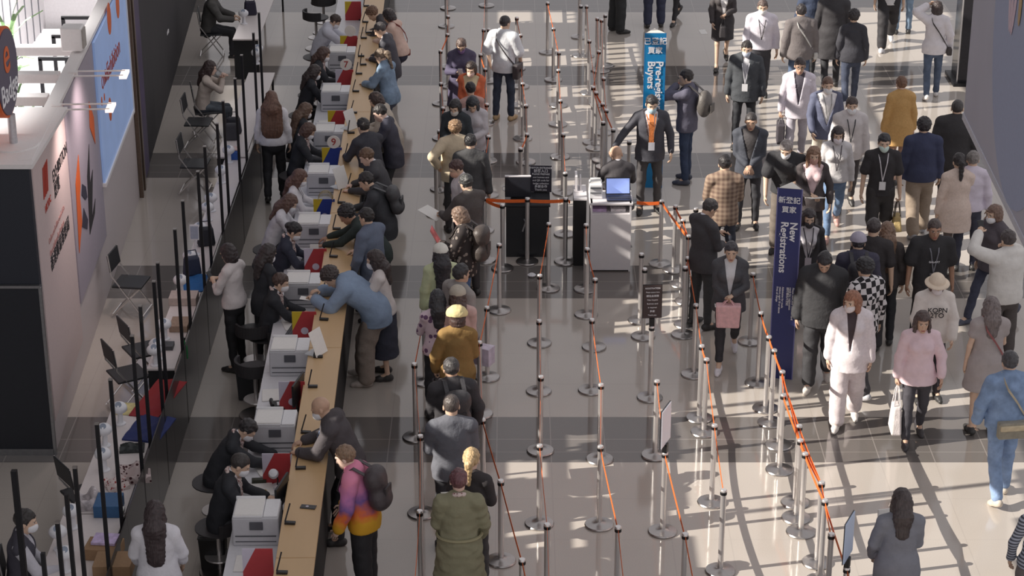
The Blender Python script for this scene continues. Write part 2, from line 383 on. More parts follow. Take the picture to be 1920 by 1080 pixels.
        B.ell(pc, A_(.039, .052, .017) * (.9 if fem else 1), Rp, .012); B.cone(wri[i], pc, .024, .026, .01, (n, 1.35))
        g = grip and ('R', 'L')[i] in grip
        for q, (off, ln_) in enumerate(((.029, .070), (.010, .080), (-.010, .074), (-.028, .060))):
            c1, c2 = (1.25, 2.6) if g else (.35 + .08 * q, .80 + .1 * q)
            sp = (off * .35 / .029) * .25
            k0 = pc + d * .034 + u * off; k1 = k0 + (d * math.cos(c1) + n * math.sin(c1) + u * sp) * ln_ * .52; k2 = k1 + (d * math.cos(c2) + n * math.sin(c2) + u * sp * .4) * ln_ * .48
            fingers.append(ftube([k0, (k0 + k1) / 2, k1, k2], [.0095, .0092, .0088, .0066]))
        t0 = pc - d * .018 + u * .030; t1 = t0 + (d * .62 + u * .62 + n * .35) * .042; t2 = t1 + (d * .85 + u * .1 + n * .5) * .032
        fingers.append(ftube([t0, t1, t2], [.012, .0105, .008]))
        P.hand.append(pc + d * .03 + n * .022); P.hdir.append(d); P.hn.append(n)
    # ---------------- placement
    yw = rad(yaw); Rw = rz(yw)
    if foot: fp = at(px, py, 0); root = np.array(fp) - Rw @ (A_((anks[0][0] + anks[1][0]) / 2, (anks[0][1] + anks[1][1]) / 2 + .05, 0) * s); root[2] = 0
    else:
        hp_ = at(px, py, hc[2] * s); root = np.array(hp_) - Rw @ (hc * s); root[2] = 0
    P.root, P.Rw = root, Rw
    P.world = lambda l: Vector(root + Rw @ (np.asarray(l, float) * s))
    h = .0105 if root[1] > 28 else .0092
    V, Q = B.mesh(h); nV = len(V)
    me, V = npmesh('person', V * s, Q, SKIN, [(f[0] * s, f[1]) for f in fingers])
    hpv = ((V / s) - hc) @ Rh
    a_ = me.attributes.new('hp', 'FLOAT_VECTOR', 'POINT'); a_.data.foreach_set('vector', hpv.astype(np.float32).ravel())
    o = link('person', me); o.location = root; o.rotation_euler = (0, 0, yw); tag(o, label, 'person', group); col(o, SKINS[skin] if isinstance(skin, str) else skin)
    P.obj = o
    def part(name, S, m, c, hh=h, noise=0, freq=9.):
        V, Q = S.mesh(hh, noise, freq, seed)
        if len(Q) == 0: return None
        me, _ = npmesh(name, V * s, Q, m); q = link(name, me, o); col(q, c); return q
    def lz(Mt, org): return lambda X, Y, Z: (X - org[0]) * Mt[0] + (Y - org[1]) * Mt[1] + (Z - org[2]) * Mt[2]
    # ---------------- garments.  top = dict(kind=, c=, e=, hem=, arms=, es=, open=, mat=, flare=)
    def garment(T, name):
        e = T.get('e', .012); S = Sdf(); arms = T.get('arms', 1.93); es = T.get('es', .013)
        torso(S, e, arms, es, .035)
        hem = T.get('hem', -.06)
        if hem < -.03 and legs not in ('sit', 'stool'):
            fl = T.get('flare', .005); S.cone(pel + A_(0, -.01, 0), pel + A_(0, (0 if lean < 12 else .0) - .005, hem + .0), hipw + e + .004, hipw + e + fl, .04, (Y0, 1.32 if hem > -.3 else 1.2))
            if hem < -.2:
                for i in (0, 1): S.cone(hips[i], knees[i] + (0 if hem > -.46 else 0), .095 + e, .075 + e + fl * .5, .05)
        hz = pel[2] + hem; S.cut(lambda X, Y, Z: (hz - Z) + 0 * X + 0 * Y)
        if T.get('puff'):
            for i in (0, 1): S.cone(sh[i] + (elb[i] - sh[i]) * .25, elb[i], .068, .060, .02); S.cone(elb[i], elb[i] + (wri[i] - elb[i]) * .80, .060, .052, .02)
        if T.get('collar', 0): S.cone(nb + R2 @ A_(0, -.012, 0), nb + R2 @ A_(0, .0, T['collar']), .064, .060, .015)
        if T.get('hood'): S.ell(nb + R2 @ A_(0, -.085, .0), A_(.105, .055, .05), R2, .03)
        if T.get('open') is not None:
            ow = T['open']; xa, ya, za = (lz(R2[:, j], ch) for j in range(3))
            lowz = T.get('close', -.26)
            S.cut(lambda X, Y, Z: -np.maximum(np.maximum(np.abs(xa(X, Y, Z)) - (.008 + np.clip(za(X, Y, Z) - lowz, 0, .5) * ow), -(ya(X, Y, Z) - .01)), lowz - .02 - za(X, Y, Z)))
        if T.get('belt'):
            S.cone(pel + A_(-.03, 0, .10), pel + A_(.03, 0, .10), waw - .02, waw - .02, .01, (Z0, 5))
        return part(name, S, T.get('mat', CLOTH), T['c'], h * 1.08, T.get('noise', .0045), T.get('freq', 11.))
    if inner: garment(dict(dict(e=.004, arms=0, hem=-.02, noise=.001, collar=.03), **inner), inner.get('name', 'shirt'))
    if top: garment(top, top.get('name', 'shirt'))
    if bot:
        k = bot.get('kind', 'trousers'); S = Sdf(); e = bot.get('e', 0)
        S.cone(pel + A_(0, -.01, -.03), pel + R1 @ A_(0, 0, .07), hipw + .003 + e * .5, waw - .006, .03, (f1, 1.38))
        if k in ('trousers', 'jeans', 'shorts', 'leggings'):
            ra, rb, rc = (.086, .064, .050) if k != 'leggings' else (.084, .056, .041)
            if k == 'jeans': ra, rb, rc = .086, .062, .053
            fr = bot.get('len', .93) if k != 'shorts' else .05
            for i in (0, 1):
                S.cone(hips[i], knees[i], ra + e, rb + e, .03); S.cone(knees[i], knees[i] + (anks[i] - knees[i]) * fr, rb + e, rc + e * 1.2, .02)
        else:
            z1 = bot.get('hem', -.42); mid = (knees[0] + knees[1]) / 2
            if legs in ('sit', 'stool'):
                for i in (0, 1): S.cone(hips[i], knees[i], .10, .075, .06)
            else:
                S.cone(pel, pel + A_(0, 0, z1), hipw + .01, hipw + .01 + bot.get('flare', .03), .03, (Y0, 1.15))
                for i in (0, 1): S.cone(hips[i], hips[i] + (knees[i] - hips[i]) * min(1., -z1 / .42), .095, .09, .06)
                zz = pel[2] + z1; S.cut(lambda X, Y, Z: (zz - Z) + 0 * X + 0 * Y)
        part({'leggings': 'leggings', 'jeans': 'jeans'}.get(k, k), S, bot.get('mat', DENIM if k == 'jeans' else WOOL), bot['c'], h * 1.08, .004, 13.)
    for i in (0, 1):
        if shoe is None: break
        S = Sdf(); Rf = ftd[i]; z0 = A_(0, 0, -.044)
        S.cone(anks[i] + Rf @ A_(0, -.035, -.04), anks[i] + Rf @ A_(0, .10, -.05), .042, .042, .02); S.cone(anks[i] + Rf @ A_(0, .10, -.052), anks[i] + Rf @ A_(0, .165, -.058), .040, .030, .02); S.cone(anks[i], anks[i] + Rf @ A_(0, .01, -.04), .038, .045, .02)
        q = lz(Rf[:, 2], anks[i]); S.cut(lambda X, Y, Z, q=q: -.083 - q(X, Y, Z))
        part('shoe', S, SHOE, shoe, h * 1.05)
    # ---------------- hair and hats
    hx, hy, hz_ = (lz(Rh[:, j], hc) for j in range(3))
    kind, hcol = hair
    if kind != 'bald':
        S = Sdf(); big = .0105 if kind in ('short', 'bun', 'pony') else .016
        if kind == 'crop': big = .0065
        S.ell(hc + Rh @ A_(0, -.014, .036), A_(.0745, .095, .088) + big, Rh, 0)
        if kind == 'curly': S.ell(hc + Rh @ A_(0, -.02, .05), A_(.10, .115, .10), Rh, .02)
        if kind in ('bob', 'long', 'vlong', 'wide'):
            S.ell(hc + Rh @ A_(0, -.025, -.03), A_(.098, .098, .125), Rh, .03)
        if kind in ('long', 'vlong', 'wide'):
            end = ch + R2 @ A_(0, -.125, .03 if kind == 'long' else -.13); b0 = hc + Rh @ A_(0, -.055, -.02)
            mid = nb + R2 @ A_(0, -.085, .02)
            vl = kind in ('vlong', 'wide'); wd_ = .05 if kind == 'wide' else 0; S.cone(b0, mid, .092, .104 + wd_ * .6 if vl else .092, .04, (f2, 1.5)); S.cone(mid, end, .112 + wd_ if vl else .092, .088 + wd_ * 1.6 if vl else .066, .04, (f2, 2.4 + wd_ * 22))
            for sd in (1, -1): S.cone(hc + Rh @ A_(sd * .075, .0, -.05), nb + R2 @ A_(sd * .085, .03, -.06), .032, .022, .03)
        if kind == 'pony':
            b0 = hc + Rh @ A_(0, -.10, .03); S.cone(b0, b0 + A_(0, 0, 0) + Rh @ A_(0, -.045, -.03), .034, .04, .02); S.cone(b0 + Rh @ A_(0, -.045, -.03), nb + R2 @ A_(0, -.115, -.06), .042, .022, .03)
        if kind == 'bun': S.ell(hc + Rh @ A_(0, -.115, .03), A_(.045, .04, .045), Rh, .02)
        # open the face
        def face(X, Y, Z):
            x, y, z = hx(X, Y, Z), hy(X, Y, Z), hz_(X, Y, Z)
            if kind in ('bob', 'long', 'vlong', 'wide'): return -np.maximum(np.maximum(np.abs(x) - .066, .012 - y), z - (.062 if kind != 'fringe' else .05))
            return -(z - np.interp(y, [-.12, -.05, -.02, .015, .040, .095], [-.085, -.070, -.042, -.012, .046, .066]) - .006 * np.sin(70 * x + seed) - .004 * np.sin(160 * x)) * .8
        if kind in ('bob', 'long', 'vlong', 'wide'): S.cut(face)
        else:
            pt = kind == 'pony'
            def cap_(X, Y, Z):
                v = face(X, Y, Z)
                if pt or kind == 'bun': v = np.where(hy(X, Y, Z) < -.085, -.01, v)
                return v
            S.cut(cap_)
        part('hair', S, HAIR, hcol, h * .9, .007 if kind == 'curly' else .0042 if kind != 'crop' else .0015, 42. if kind != 'curly' else 58.)
    if hat:
        hk, hcl = hat; S = Sdf()
        if hk in ('cap', 'bucket', 'beret'):
            S.ell(hc + Rh @ A_(0, -.012, .045), A_(.102, .122, .106) if hk != 'beret' else A_(.128, .138, .112), Rh, 0)
            zc = .03 if hk != 'beret' else .035
            S.cut(lambda X, Y, Z: zc - hz_(X, Y, Z) + (.1 * hy(X, Y, Z) if hk == 'beret' else 0))
            if hk == 'cap': S.ell(hc + Rh @ A_(0, .125, .040), A_(.07, .07, .010), Rh, .01)
            if hk == 'bucket': S2 = Sdf(); 
        b = part('cap' if hk == 'cap' else 'bucket_hat' if hk == 'bucket' else 'beret', S, CLOTH, hcl, h * .9, .0035 if hk == 'beret' else .001, 30.)
        if hk == 'bucket':
            S2.ell(hc + Rh @ A_(0, 0, .028), A_(.155, .165, .030), Rh, 0); S2.cut(lambda X, Y, Z: .012 - hz_(X, Y, Z)); part('hat_brim', S2, CLOTH, hcl, h * .9)
        if hk == 'visor': pass
    if mask:
        S = Sdf(); S.ell(hc + Rh @ A_(0, .028, -.045), A_(.066, .082, .062), Rh, 0); S.ell(hc + Rh @ A_(0, .07, -.05), A_(.048, .05, .055), Rh, .02)
        S.cut(lambda X, Y, Z: np.maximum(hz_(X, Y, Z) + .012, np.maximum(.028 - hy(X, Y, Z), -.108 - hz_(X, Y, Z))))
        part('face_mask', S, PAPERM, mask, h * .85)
    if glasses:
        mb = MB(); T = lambda *c: Vector((hc + Rh @ A_(*c)) * s)
        for sd in (1, -1):
            mb.tube([T(sd * .031 + .021 * math.cos(a), .098, .010 + .016 * math.sin(a)) for a in [i * PI / 5 for i in range(11)]], .0028 * s, 4); mb.tube([T(sd * .052, .096, .014), T(sd * .078, .0, .014)], .0025 * s, 4)
        mb.build('glasses', mat('black_plastic', (24, 24, 26), .4), o)
    dz = lambda z, dx=0, ex=.0: ch + R2 @ A_(dx, chw / 1.36 + .022 + ex, z)
    if top: P.front = lambda z, dx=0, ex=0: dz(z, dx, ex + top.get('e', .012))
    else: P.front = dz
    T3 = lambda v: Vector(np.asarray(v) * s)
    lo_ = None
    if lan:
        mb = MB(); d0 = P.front(-.20)
        for sd in (1, -1):
            mb.strip([T3(nb + R2 @ A_(sd * .060, -.02, .030)), T3(nb + R2 @ A_(sd * .066, .055, .0)), T3(P.front(.06, sd * .045)), T3(d0)], T3(R2 @ A_(.014, 0, 0)), .003)
        lo_ = col(mb.build('lanyard', CLOTH, o), lan)
    if badge:
        mb = MB(); c_ = P.front(-.26, 0, .004); mb.box(T3(c_), (.085 * s, .004, .115 * s), Matrix(R2.tolist())); col(mb.build('badge', PAPERM, lo_ or o), badge)
    if tie:
        mb = MB(); mb.strip([T3(nb + R2 @ A_(0, .075, .0)), T3(dz(.08, 0, -.008)), T3(dz(-.12, 0, .0)), T3(dz(-.24, 0, .0))], T3(R2 @ A_(.065, 0, 0)), .012); col(mb.build('necktie', CLOTH, o), tie)
    if scarf:
        S = Sdf()
        for i in range(10):
            a = i * 2 * PI / 10; b_ = (i + 1) * 2 * PI / 10; rr = .074; g_ = lambda t: nb + R2 @ A_(rr * math.sin(t), .01 + rr * 1.05 * math.cos(t), .012 - .035 * math.cos(t)); S.cone(g_(a), g_(b_), .020, .020, .01)
        for sd in (1, -1): S.cone(nb + R2 @ A_(sd * .03, .085, -.03), dz(-.03, sd * .03, .008), .022, .018, .01); S.cone(dz(-.03, sd * .03, .008), dz(-.16, sd * .025, .008), .018, .024, .01, (f2, 1.8))
        part('scarf', S, SCARF, scarf, h, .003, 25)
    P.hc, P.Rh, P.ch, P.R2, P.nb, P.sh, P.pel, P.chw, P.wri, P.hipw = hc, Rh, ch, R2, nb, sh, pel, chw, wri, hipw
    return P
SCARF = pattern_mat('printed_scarf', 'spots', (214, 196, 190), (120, 40, 44), 55)
SUIT = lambda c, **k: dict(dict(name='jacket', c=c, e=.024, es=.016, hem=-.15, open=.20, mat=WOOL, flare=.01), **k)
TEE = lambda c, **k: dict(dict(name='shirt', c=c, e=.012, es=.016, arms=.75, hem=-.08), **k)
SHIRT = lambda c, **k: dict(dict(name='shirt', c=c, e=.012, es=.012, hem=-.04, collar=.03), **k)
SWEAT = lambda c, **k: dict(dict(name='sweater', c=c, e=.026, es=.024, hem=-.10), **k)
COAT = lambda c, **k: dict(dict(name='coat', c=c, e=.03, es=.02, hem=-.40, flare=.03, mat=WOOL), **k)
TRO = lambda c, **k: dict(dict(kind='trousers', c=c), **k)
JEANS = lambda c=(52, 66, 96), **k: dict(dict(kind='jeans', c=c), **k)
# ---------------------------------------------------------------- light: sun through the shaped window wall on the left, sky all round
SAZ, SEL = rad(13), rad(30)                               # the sunlight travels towards +X, a little +Y, and down
wld = bpy.data.worlds.new('sky'); scn.world = wld; wld.use_nodes = True
bg = wld.node_tree.nodes['Background']; bg.inputs[0].default_value = (.93, .90, .93, 1); bg.inputs[1].default_value = .62
sl = bpy.data.lights.new('sun', 'SUN'); sun = bpy.data.objects.new('sun', sl); COL.objects.link(sun)
sl.energy = 7.0; sl.angle = rad(.13); sl.color = (1, .93, .83)
sd_ = Vector((math.cos(SAZ) * math.cos(SEL), math.sin(SAZ) * math.cos(SEL), -math.sin(SEL))); sun.rotation_euler = sd_.to_track_quat('-Z', 'Y').to_euler()
# ---------------------------------------------------------------- floor: polished granite with dark cross bands
def floor_mat():
    m = bpy.data.materials.new('polished_granite'); m.use_nodes = True; N = m.node_tree.nodes; L = m.node_tree.links; p = N['Principled BSDF']
    tc = N.new('ShaderNodeTexCoord'); sp = N.new('ShaderNodeSeparateXYZ'); L.new(tc.outputs['Object'], sp.inputs[0])
    def op(o, a, b=None, c=None):
        n = N.new('ShaderNodeMath'); n.operation = o
        for i, x in enumerate((a, b, c)):
            if x is None: continue
            if isinstance(x, (int, float)): n.inputs[i].default_value = x
            else: L.new(x, n.inputs[i])
        return n.outputs[0]
    y0 = at(960, 867).y; y1 = at(960, 782).y; per = (at(960, 160).y - y0) / 3
    fy = op('FLOORED_MODULO', op('SUBTRACT', sp.outputs[1], y0), per); band = op('LESS_THAN', fy, y1 - y0)
    def lines(s, step, wd): return op('LESS_THAN', op('FLOORED_MODULO', s, step), wd)
    jx = lines(op('ADD', sp.outputs[0], .18), .62, .012); jy = op('MAXIMUM', op('COMPARE', fy, (y1 - y0) * .5, .007), lines(op('SUBTRACT', fy, y1 - y0), .9, .010))
    nz = N.new('ShaderNodeTexNoise'); nz.inputs['Scale'].default_value = 110; nz.inputs['Detail'].default_value = 4; L.new(tc.outputs['Object'], nz.inputs[0])
    n2 = N.new('ShaderNodeTexNoise'); n2.inputs['Scale'].default_value = .9; L.new(tc.outputs['Object'], n2.inputs[0])
    mx = N.new('ShaderNodeMix'); mx.data_type = 'RGBA'; L.new(band, mx.inputs[0]); mx.inputs[6].default_value = (*srgb(184, 176, 168), 1); mx.inputs[7].default_value = (*srgb(110, 105, 102), 1)
    k = op('MULTIPLY_ADD', nz.outputs[0], .34, .83); k = op('MULTIPLY', k, op('MULTIPLY_ADD', n2.outputs[0], .16, .92))
    # joints: light in the dark bands, a shade darker in the pale field
    jd = op('MULTIPLY', op('MAXIMUM', jx, jy), band); jl = op('MULTIPLY', op('MAXIMUM', jx, jy), op('SUBTRACT', 1, band))
    k = op('MULTIPLY', k, op('SUBTRACT', op('ADD', 1, op('MULTIPLY', jd, .75)), op('MULTIPLY', jl, .08)))
    vm = N.new('ShaderNodeVectorMath'); vm.operation = 'SCALE'; L.new(mx.outputs[2], vm.inputs[0]); L.new(k, vm.inputs['Scale']); L.new(vm.outputs[0], p.inputs['Base Color'])
    p.inputs['Roughness'].default_value = .09; p.inputs['Specular IOR Level'].default_value = .65
    return m
mb = MB(); mb.box((0, 31, -.05), (60, 50, .1)); fl = struct('floor', mb, floor_mat())
# ---------------------------------------------------------------- unseen window wall on the left, its panels shaped to mask the sun into pools
LIT = [ # pools of sunlight on the floor, as outlines in the photo
 [(1290, 880), (1250, 790), (1330, 745), (1430, 722), (1500, 735), (1640, 700), (1920, 690), (1920, 1080), (1300, 1080), (1290, 960)],
 [(1195, 790), (1295, 752), (1330, 760), (1300, 800), (1230, 800)], [(1020, 815), (1130, 800), (1130, 830), (1020, 850)], [(935, 868), (1148, 868), (1148, 892), (935, 905)],
 [(1060, 908), (1165, 905), (1165, 928), (1060, 932)], [(960, 950), (1055, 950), (1055, 968), (960, 972)], [(960, 980), (1195, 962), (1195, 1010), (970, 1030)], [(1075, 1058), (1135, 1056), (1135, 1074), (1075, 1076)],
 [(1250, 870), (1300, 870), (1300, 905), (1250, 905)], [(1260, 945), (1400, 940), (1400, 1080), (1300, 1080)], [(1148, 568), (1305, 556), (1305, 625), (1140, 628)], [(1180, 388), (1310, 388), (1310, 452), (1186, 455)], [(1230, 505), (1300, 495), (1300, 560), (1240, 560)],
 [(1320, 380), (1460, 392), (1450, 500), (1380, 560), (1300, 470)], [(1030, 405), (1085, 405), (1085, 440), (1030, 440)],
 [(985, 92), (1105, 92), (1105, 124), (985, 124)], [(935, 22), (1085, 22), (1085, 44), (935, 44)], [(1000, 160), (1110, 160), (1110, 182), (1000, 186)], [(980, 198), (1115, 196), (1115, 214), (980, 216)], [(985, 232), (1110, 226), (1115, 262), (985, 266)],
 [(1130, 82), (1200, 82), (1205, 185), (1140, 190)], [(1150, 196), (1280, 196), (1280, 290), (1160, 290)], [(1330, 268), (1440, 262), (1440, 286), (1330, 286)],
 [(1370, 36), (1480, 30), (1480, 120), (1360, 124)], [(1340, 128), (1500, 128), (1500, 168), (1420, 168)], [(1415, 168), (1500, 168), (1500, 270), (1420, 250)], [(1520, 100), (1610, 90), (1610, 190), (1520, 190)],
 [(1555, 18), (1780, 10), (1780, 118), (1600, 118)], [(1590, 140), (1760, 150), (1760, 172), (1590, 175)], [(1655, 182), (1800, 180), (1800, 262), (1655, 262)], [(1560, 260), (1680, 240), (1700, 330), (1560, 330)],
 [(1540, 395), (1660, 395), (1660, 455), (1540, 455)], [(1670, 425), (1740, 420), (1740, 445), (1670, 450)], [(1640, 520), (1710, 520), (1710, 558), (1640, 560)], [(1790, 400), (1830, 400), (1830, 520), (1790, 520)], [(1530, 470), (1600, 470), (1600, 560), (1530, 560)],
 [(1735, 560), (1800, 560), (1850, 640), (1790, 660)], [(1425, 130), (1800, 130), (1840, 555), (1600, 560), (1480, 540)], [(1040, 296), (1100, 296), (1100, 322), (1040, 322)], [(1010, 336), (1075, 336), (1075, 352), (1010, 352)], [(1035, 370), (1090, 366), (1090, 384), (1035, 388)]]
def inpoly(x, y, P):
    c = False; j = len(P) - 1
    for i in range(len(P)):
        if (P[i][1] > y) != (P[j][1] > y) and x < (P[j][0] - P[i][0]) * (y - P[i][1]) / (P[j][1] - P[i][1]) + P[i][0]: c = not c
        j = i
    return c
LITW = [[tuple(at(x, y).xy) for x, y in P] for P in LIT]
XF = -17.0; TZ = math.tan(SEL) / math.cos(SAZ); TYX = math.tan(SAZ)
mb = MB(); st, sy = .22, .22
xs = [-2.5 + st * i for i in range(56)]; ys = [16 + sy * i for i in range(124)]
z0 = (xs[0] - XF) * TZ
def panel(ya, yb, za, zb): mb.box((XF, (ya + yb) / 2, (za + zb) / 2), (.06, yb - ya + .002, zb - za + .002))
for x in xs:                                             # one mask strip per floor strip; opaque panels where the photo's floor lies in shade
    za, zb = (x - XF) * TZ, (x + st - XF) * TZ; run = None
    ym = (x + st / 2 - XF) * TYX
    for y in ys + [None]:
        shade = y is not None and not any(inpoly(x + st / 2, y + sy / 2, P) for P in LITW)
        if shade and run is None: run = y
        if not shade and run is not None:
            panel(run - ym, (y if y is not None else ys[-1] + sy) - ym, za, zb); run = None
mb.box((XF, 26, z0 / 2), (.2, 50, z0))
for xz in (.45, 5.9, 8.0): mb.box((XF + .06, 26, (xz - XF) * TZ), (.1, 50, .10))   # transoms and mullions
for i in range(18): mb.box((XF + .06, 8 + i * 2.6, 14), (.1, .06, 9))
for i in range(56):                                      # closely set fins added to stripe the sunlight from the far bays
    mb.box((XF + .1, 26.2 + .31 * i - (2.6 - XF) * TYX, (2.7 - XF) * TZ), (.05, .075, 3.5 * TZ))
struct('wall_sun_mask', mb, mat('sun_mask_metal', (92, 90, 92), .6))
# ---------------------------------------------------------------- booth front on the left
def ray_plane(px, py, P0, n):
    d = Vector((1, 0, 0)) * ((px - 960) / FPX) + _up * ((540 - py) / FPX) + _fw; o = Vector((0, 0, CAMH))
    return o + d * ((P0 - o).dot(n) / d.dot(n))
BC = at(107, 842); BE = at(262, 372); BU = (BE - BC).normalized(); BN = Vector((BU.y, -BU.x, 0)); BL = (BE - BC).length
def wpx(px, py):
    q = ray_plane(px, py, BC, BN); return (q - BC).dot(BU), q.z
BH = wpx(60, 302)[1]
WM = lambda u, z, off=0: Matrix.Translation(BC + BU * u + BN * off + Vector((0, 0, z))) @ Matrix(((BU.x, 0, BN.x, 0), (BU.y, 0, BN.y, 0), (0, 1, 0, 0), (0, 0, 0, 1)))   # XY = wall plane, Z = outwards
WHITEP = mat('white_booth_panel', (206, 196, 196), .45, var=.02)
def wall_poly(pts, t, off, M): return M.prism([wpx(*p) for p in pts] if not isinstance(pts[0][0], str) else pts, t, WM(0, 0, off))
mb = MB(); mb.prism([(0, 0), (BL, 0), (BL, BH), (0, BH)], -.12, WM(0, 0)); struct('wall_booth', mb, WHITEP)
print('booth', BC, BE, BH, BL)
# dark return wall facing the camera, with its lower dark door panel
mb = MB(); mb.box((BC.x - 1.6, BC.y - .055, BH / 2), (3.2, .10, BH)); struct('wall_front', mb, mat('dark_laminate', (38, 42, 52), .4, var=.05))
zt = ray_plane(40, 530, BC, Vector((0, -1, 0))).z; xe = ray_plane(80, 560, BC, Vector((0, -1, 0))).x
mb = MB(); mb.box((xe - 1.0, BC.y - .13, zt / 2), (2.0, .04, zt)); struct('door_1', mb, mat('dark_door', (30, 33, 41), .35))
mb = MB(); mb.box((xe - 1.0, BC.y - .135, zt + .012), (2.04, .05, .03)); mb.box((xe + .015, BC.y - .135, zt / 2), (.03, .05, zt)); struct('trim_1', mb, mat('steel_trim', (150, 150, 152), .3, metal=.9))
mb = MB(); mb.box((BC.x - 1.6, BC.y - .13, .04), (3.2, .06, .08)); struct('baseboard_front', mb, mat('steel_trim'))
mb = MB(); mb.box((BC.x - 1.6, BC.y + .85, BH + .02), (3.3, 2.0, .05)); mb.prism([(0, BH), (BL, BH), (BL, BH + .05), (0, BH + .05)], -.16, WM(0, 0, .02)); struct('trim_2', mb, mat('white_trim', (238, 234, 232), .4, var=.02))
def wall_text(body, px, py, size, m, parent, name='lettering', rot=0, align='LEFT', ext=.002, sx=1.0, off=.012, bold=.008):
    cu = bpy.data.curves.new(name, 'FONT'); cu.body = body; cu.size = size; cu.extrude = ext; cu.align_x = align; cu.align_y = 'CENTER'; cu.resolution_u = 3; cu.offset = bold * size
    o = bpy.data.objects.new(name, cu); COL.objects.link(o); bpy.context.view_layer.update()
    me = bpy.data.meshes.new_from_object(o.evaluated_get(bpy.context.evaluated_depsgraph_get())); bpy.data.objects.remove(o); me.materials.clear(); me.materials.append(m)
    return link(name, me)
def put(o, M, parent):
    o.matrix_world = M; o.parent = parent; o.matrix_parent_inverse = Matrix.Identity(4)
    if parent is not None: o.matrix_basis = parent.matrix_basis.inverted() @ M
    return o
INK = mat('black_ink', (34, 32, 36), .6, var=0); REDI = mat('red_ink', (188, 62, 44), .6, var=0); ORA = mat('orange_print', (224, 104, 44), .5, var=.02); NAVYI = mat('navy_print', (50, 48, 66), .5, var=.02); WHI = mat('white_print', (240, 240, 244), .5, var=0)
PINKI = mat('faded_red_ink', (196, 150, 146), .6, var=0)
# poster with the exhibition text
g0 = .02; ug = wpx(126, 300)[0]; ug2 = wpx(186, 300)[0]
t = thing('exhibition_poster', 'pale exhibition poster with small red and black text on the white booth wall', 'poster')
mb = MB(); mb.prism([(g0, .35), (ug - .02, .35), (ug - .02, BH - .02), (g0, BH - .02)], .008, WM(0, 0, .001)); mb.build('sheet', mat('poster_paper', (210, 192, 190), .5, var=.03), t)
for body, p, sz, m in (('EXHIBITION', (97, 335), .20, INK), ('展覽', (100, 362), .20, INK), ('Online and offline trade fairs', (90, 455), .10, PINKI), ('One platform for business', (92, 478), .10, PINKI), ('香港貿易發展局', (94, 500), .20, INK)):
    u, z = wpx(*p); put(wall_text(body, 0, 0, sz, m, t), WM(u, z, .012), t)
mb = MB(); u, z = wpx(80, 375)
for i in range(4): mb.prism([(u + i * .09, z), (u + i * .09 + .05, z), (u + i * .09 + .14, z + .34), (u + i * .09 + .09, z + .34)], .004, WM(0, 0, .012))
mb.build('emblem', REDI, t); u, z = wpx(83, 395); put(wall_text('HKTDC', 0, 0, .12, REDI, t), WM(u, z, .012), t)
# grey graphic panel with chevron logo
t = thing('chevron_poster', 'lilac grey wall panel printed with a tall orange and black chevron logo', 'poster')
zb = wpx(141, 592)[1]; mb = MB(); mb.prism([(ug, zb), (ug2, zb - .05), (ug2 + .02, BH - .02), (ug, BH - .02)], .02, WM(0, 0, .001)); mb.build('sheet', mat('lilac_print', (168, 160, 172), .5, var=.04), t)
def pxpoly(pts, m, name, parent, off=.024, th=.004):
    mb = MB(); mb.prism([wpx(*p) for p in pts], th, WM(0, 0, off)); return mb.build(name, m, parent)
pxpoly([(143, 290), (138, 345), (145, 475), (150, 415), (146, 370), (147, 345)], ORA, 'chevron', t)
pxpoly([(150, 345), (149, 365), (156, 375), (160, 370), (157, 350)], NAVYI, 'chevron', t); pxpoly([(153, 390), (150, 425), (160, 430), (161, 412)], NAVYI, 'chevron', t)
pxpoly([(163, 270), (160, 330), (165, 440), (174, 400), (175, 372), (169, 408), (170, 318), (165, 345)], INK, 'chevron', t); pxpoly([(163, 190), (165, 240), (175, 270), (172, 220)], ORA, 'chevron', t)
# pale blue poster above, with a faint glow added to brighten it
t = thing('blue_poster_glow', 'pale blue poster with orange dots and red script, white frame, added glow', 'screen')
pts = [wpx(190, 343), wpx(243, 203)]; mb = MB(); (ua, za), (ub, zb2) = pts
mb.prism([(ua, za), (ub, za), (ub, BH - .02), (ua, BH - .02)], .03, WM(0, 0, .022)); mb.build('sheet', mat('sky_blue_glow', (150, 176, 222), .35, var=.05, scale=3, emit=.22), t)
mb = MB(); mb.prism([(ua - .03, za - .05), (ub + .03, za - .05), (ub + .03, za), (ua - .03, za)], .05, WM(0, 0, .02)); mb.prism([(ub, za), (ub + .03, za), (ub + .03, BH - .02), (ub, BH - .02)], .05, WM(0, 0, .02)); mb.build('frame', mat('white_trim'), t)
for p, r in (((197, 35), .22), ((199, 205), .16), ((213, 8), .2), ((183, 190), .06), ((188, 182), .05)):
    mb = MB(); u, z = wpx(*p); mb.prism([(u + r * .8 * math.cos(a), z + r * math.sin(a)) for a in [k * PI / 8 for k in range(16)]], .004, WM(0, 0, .053)); mb.build('dot', ORA, t)
for body, p, sz in (('Exhibition', (193, 138), .34), ('Online', (183, 160), .26)):
    u, z = wpx(*p); put(wall_text(body, 0, 0, sz, mat('script_red', (176, 70, 56), .5, var=0), t), WM(u, z, .054), t)
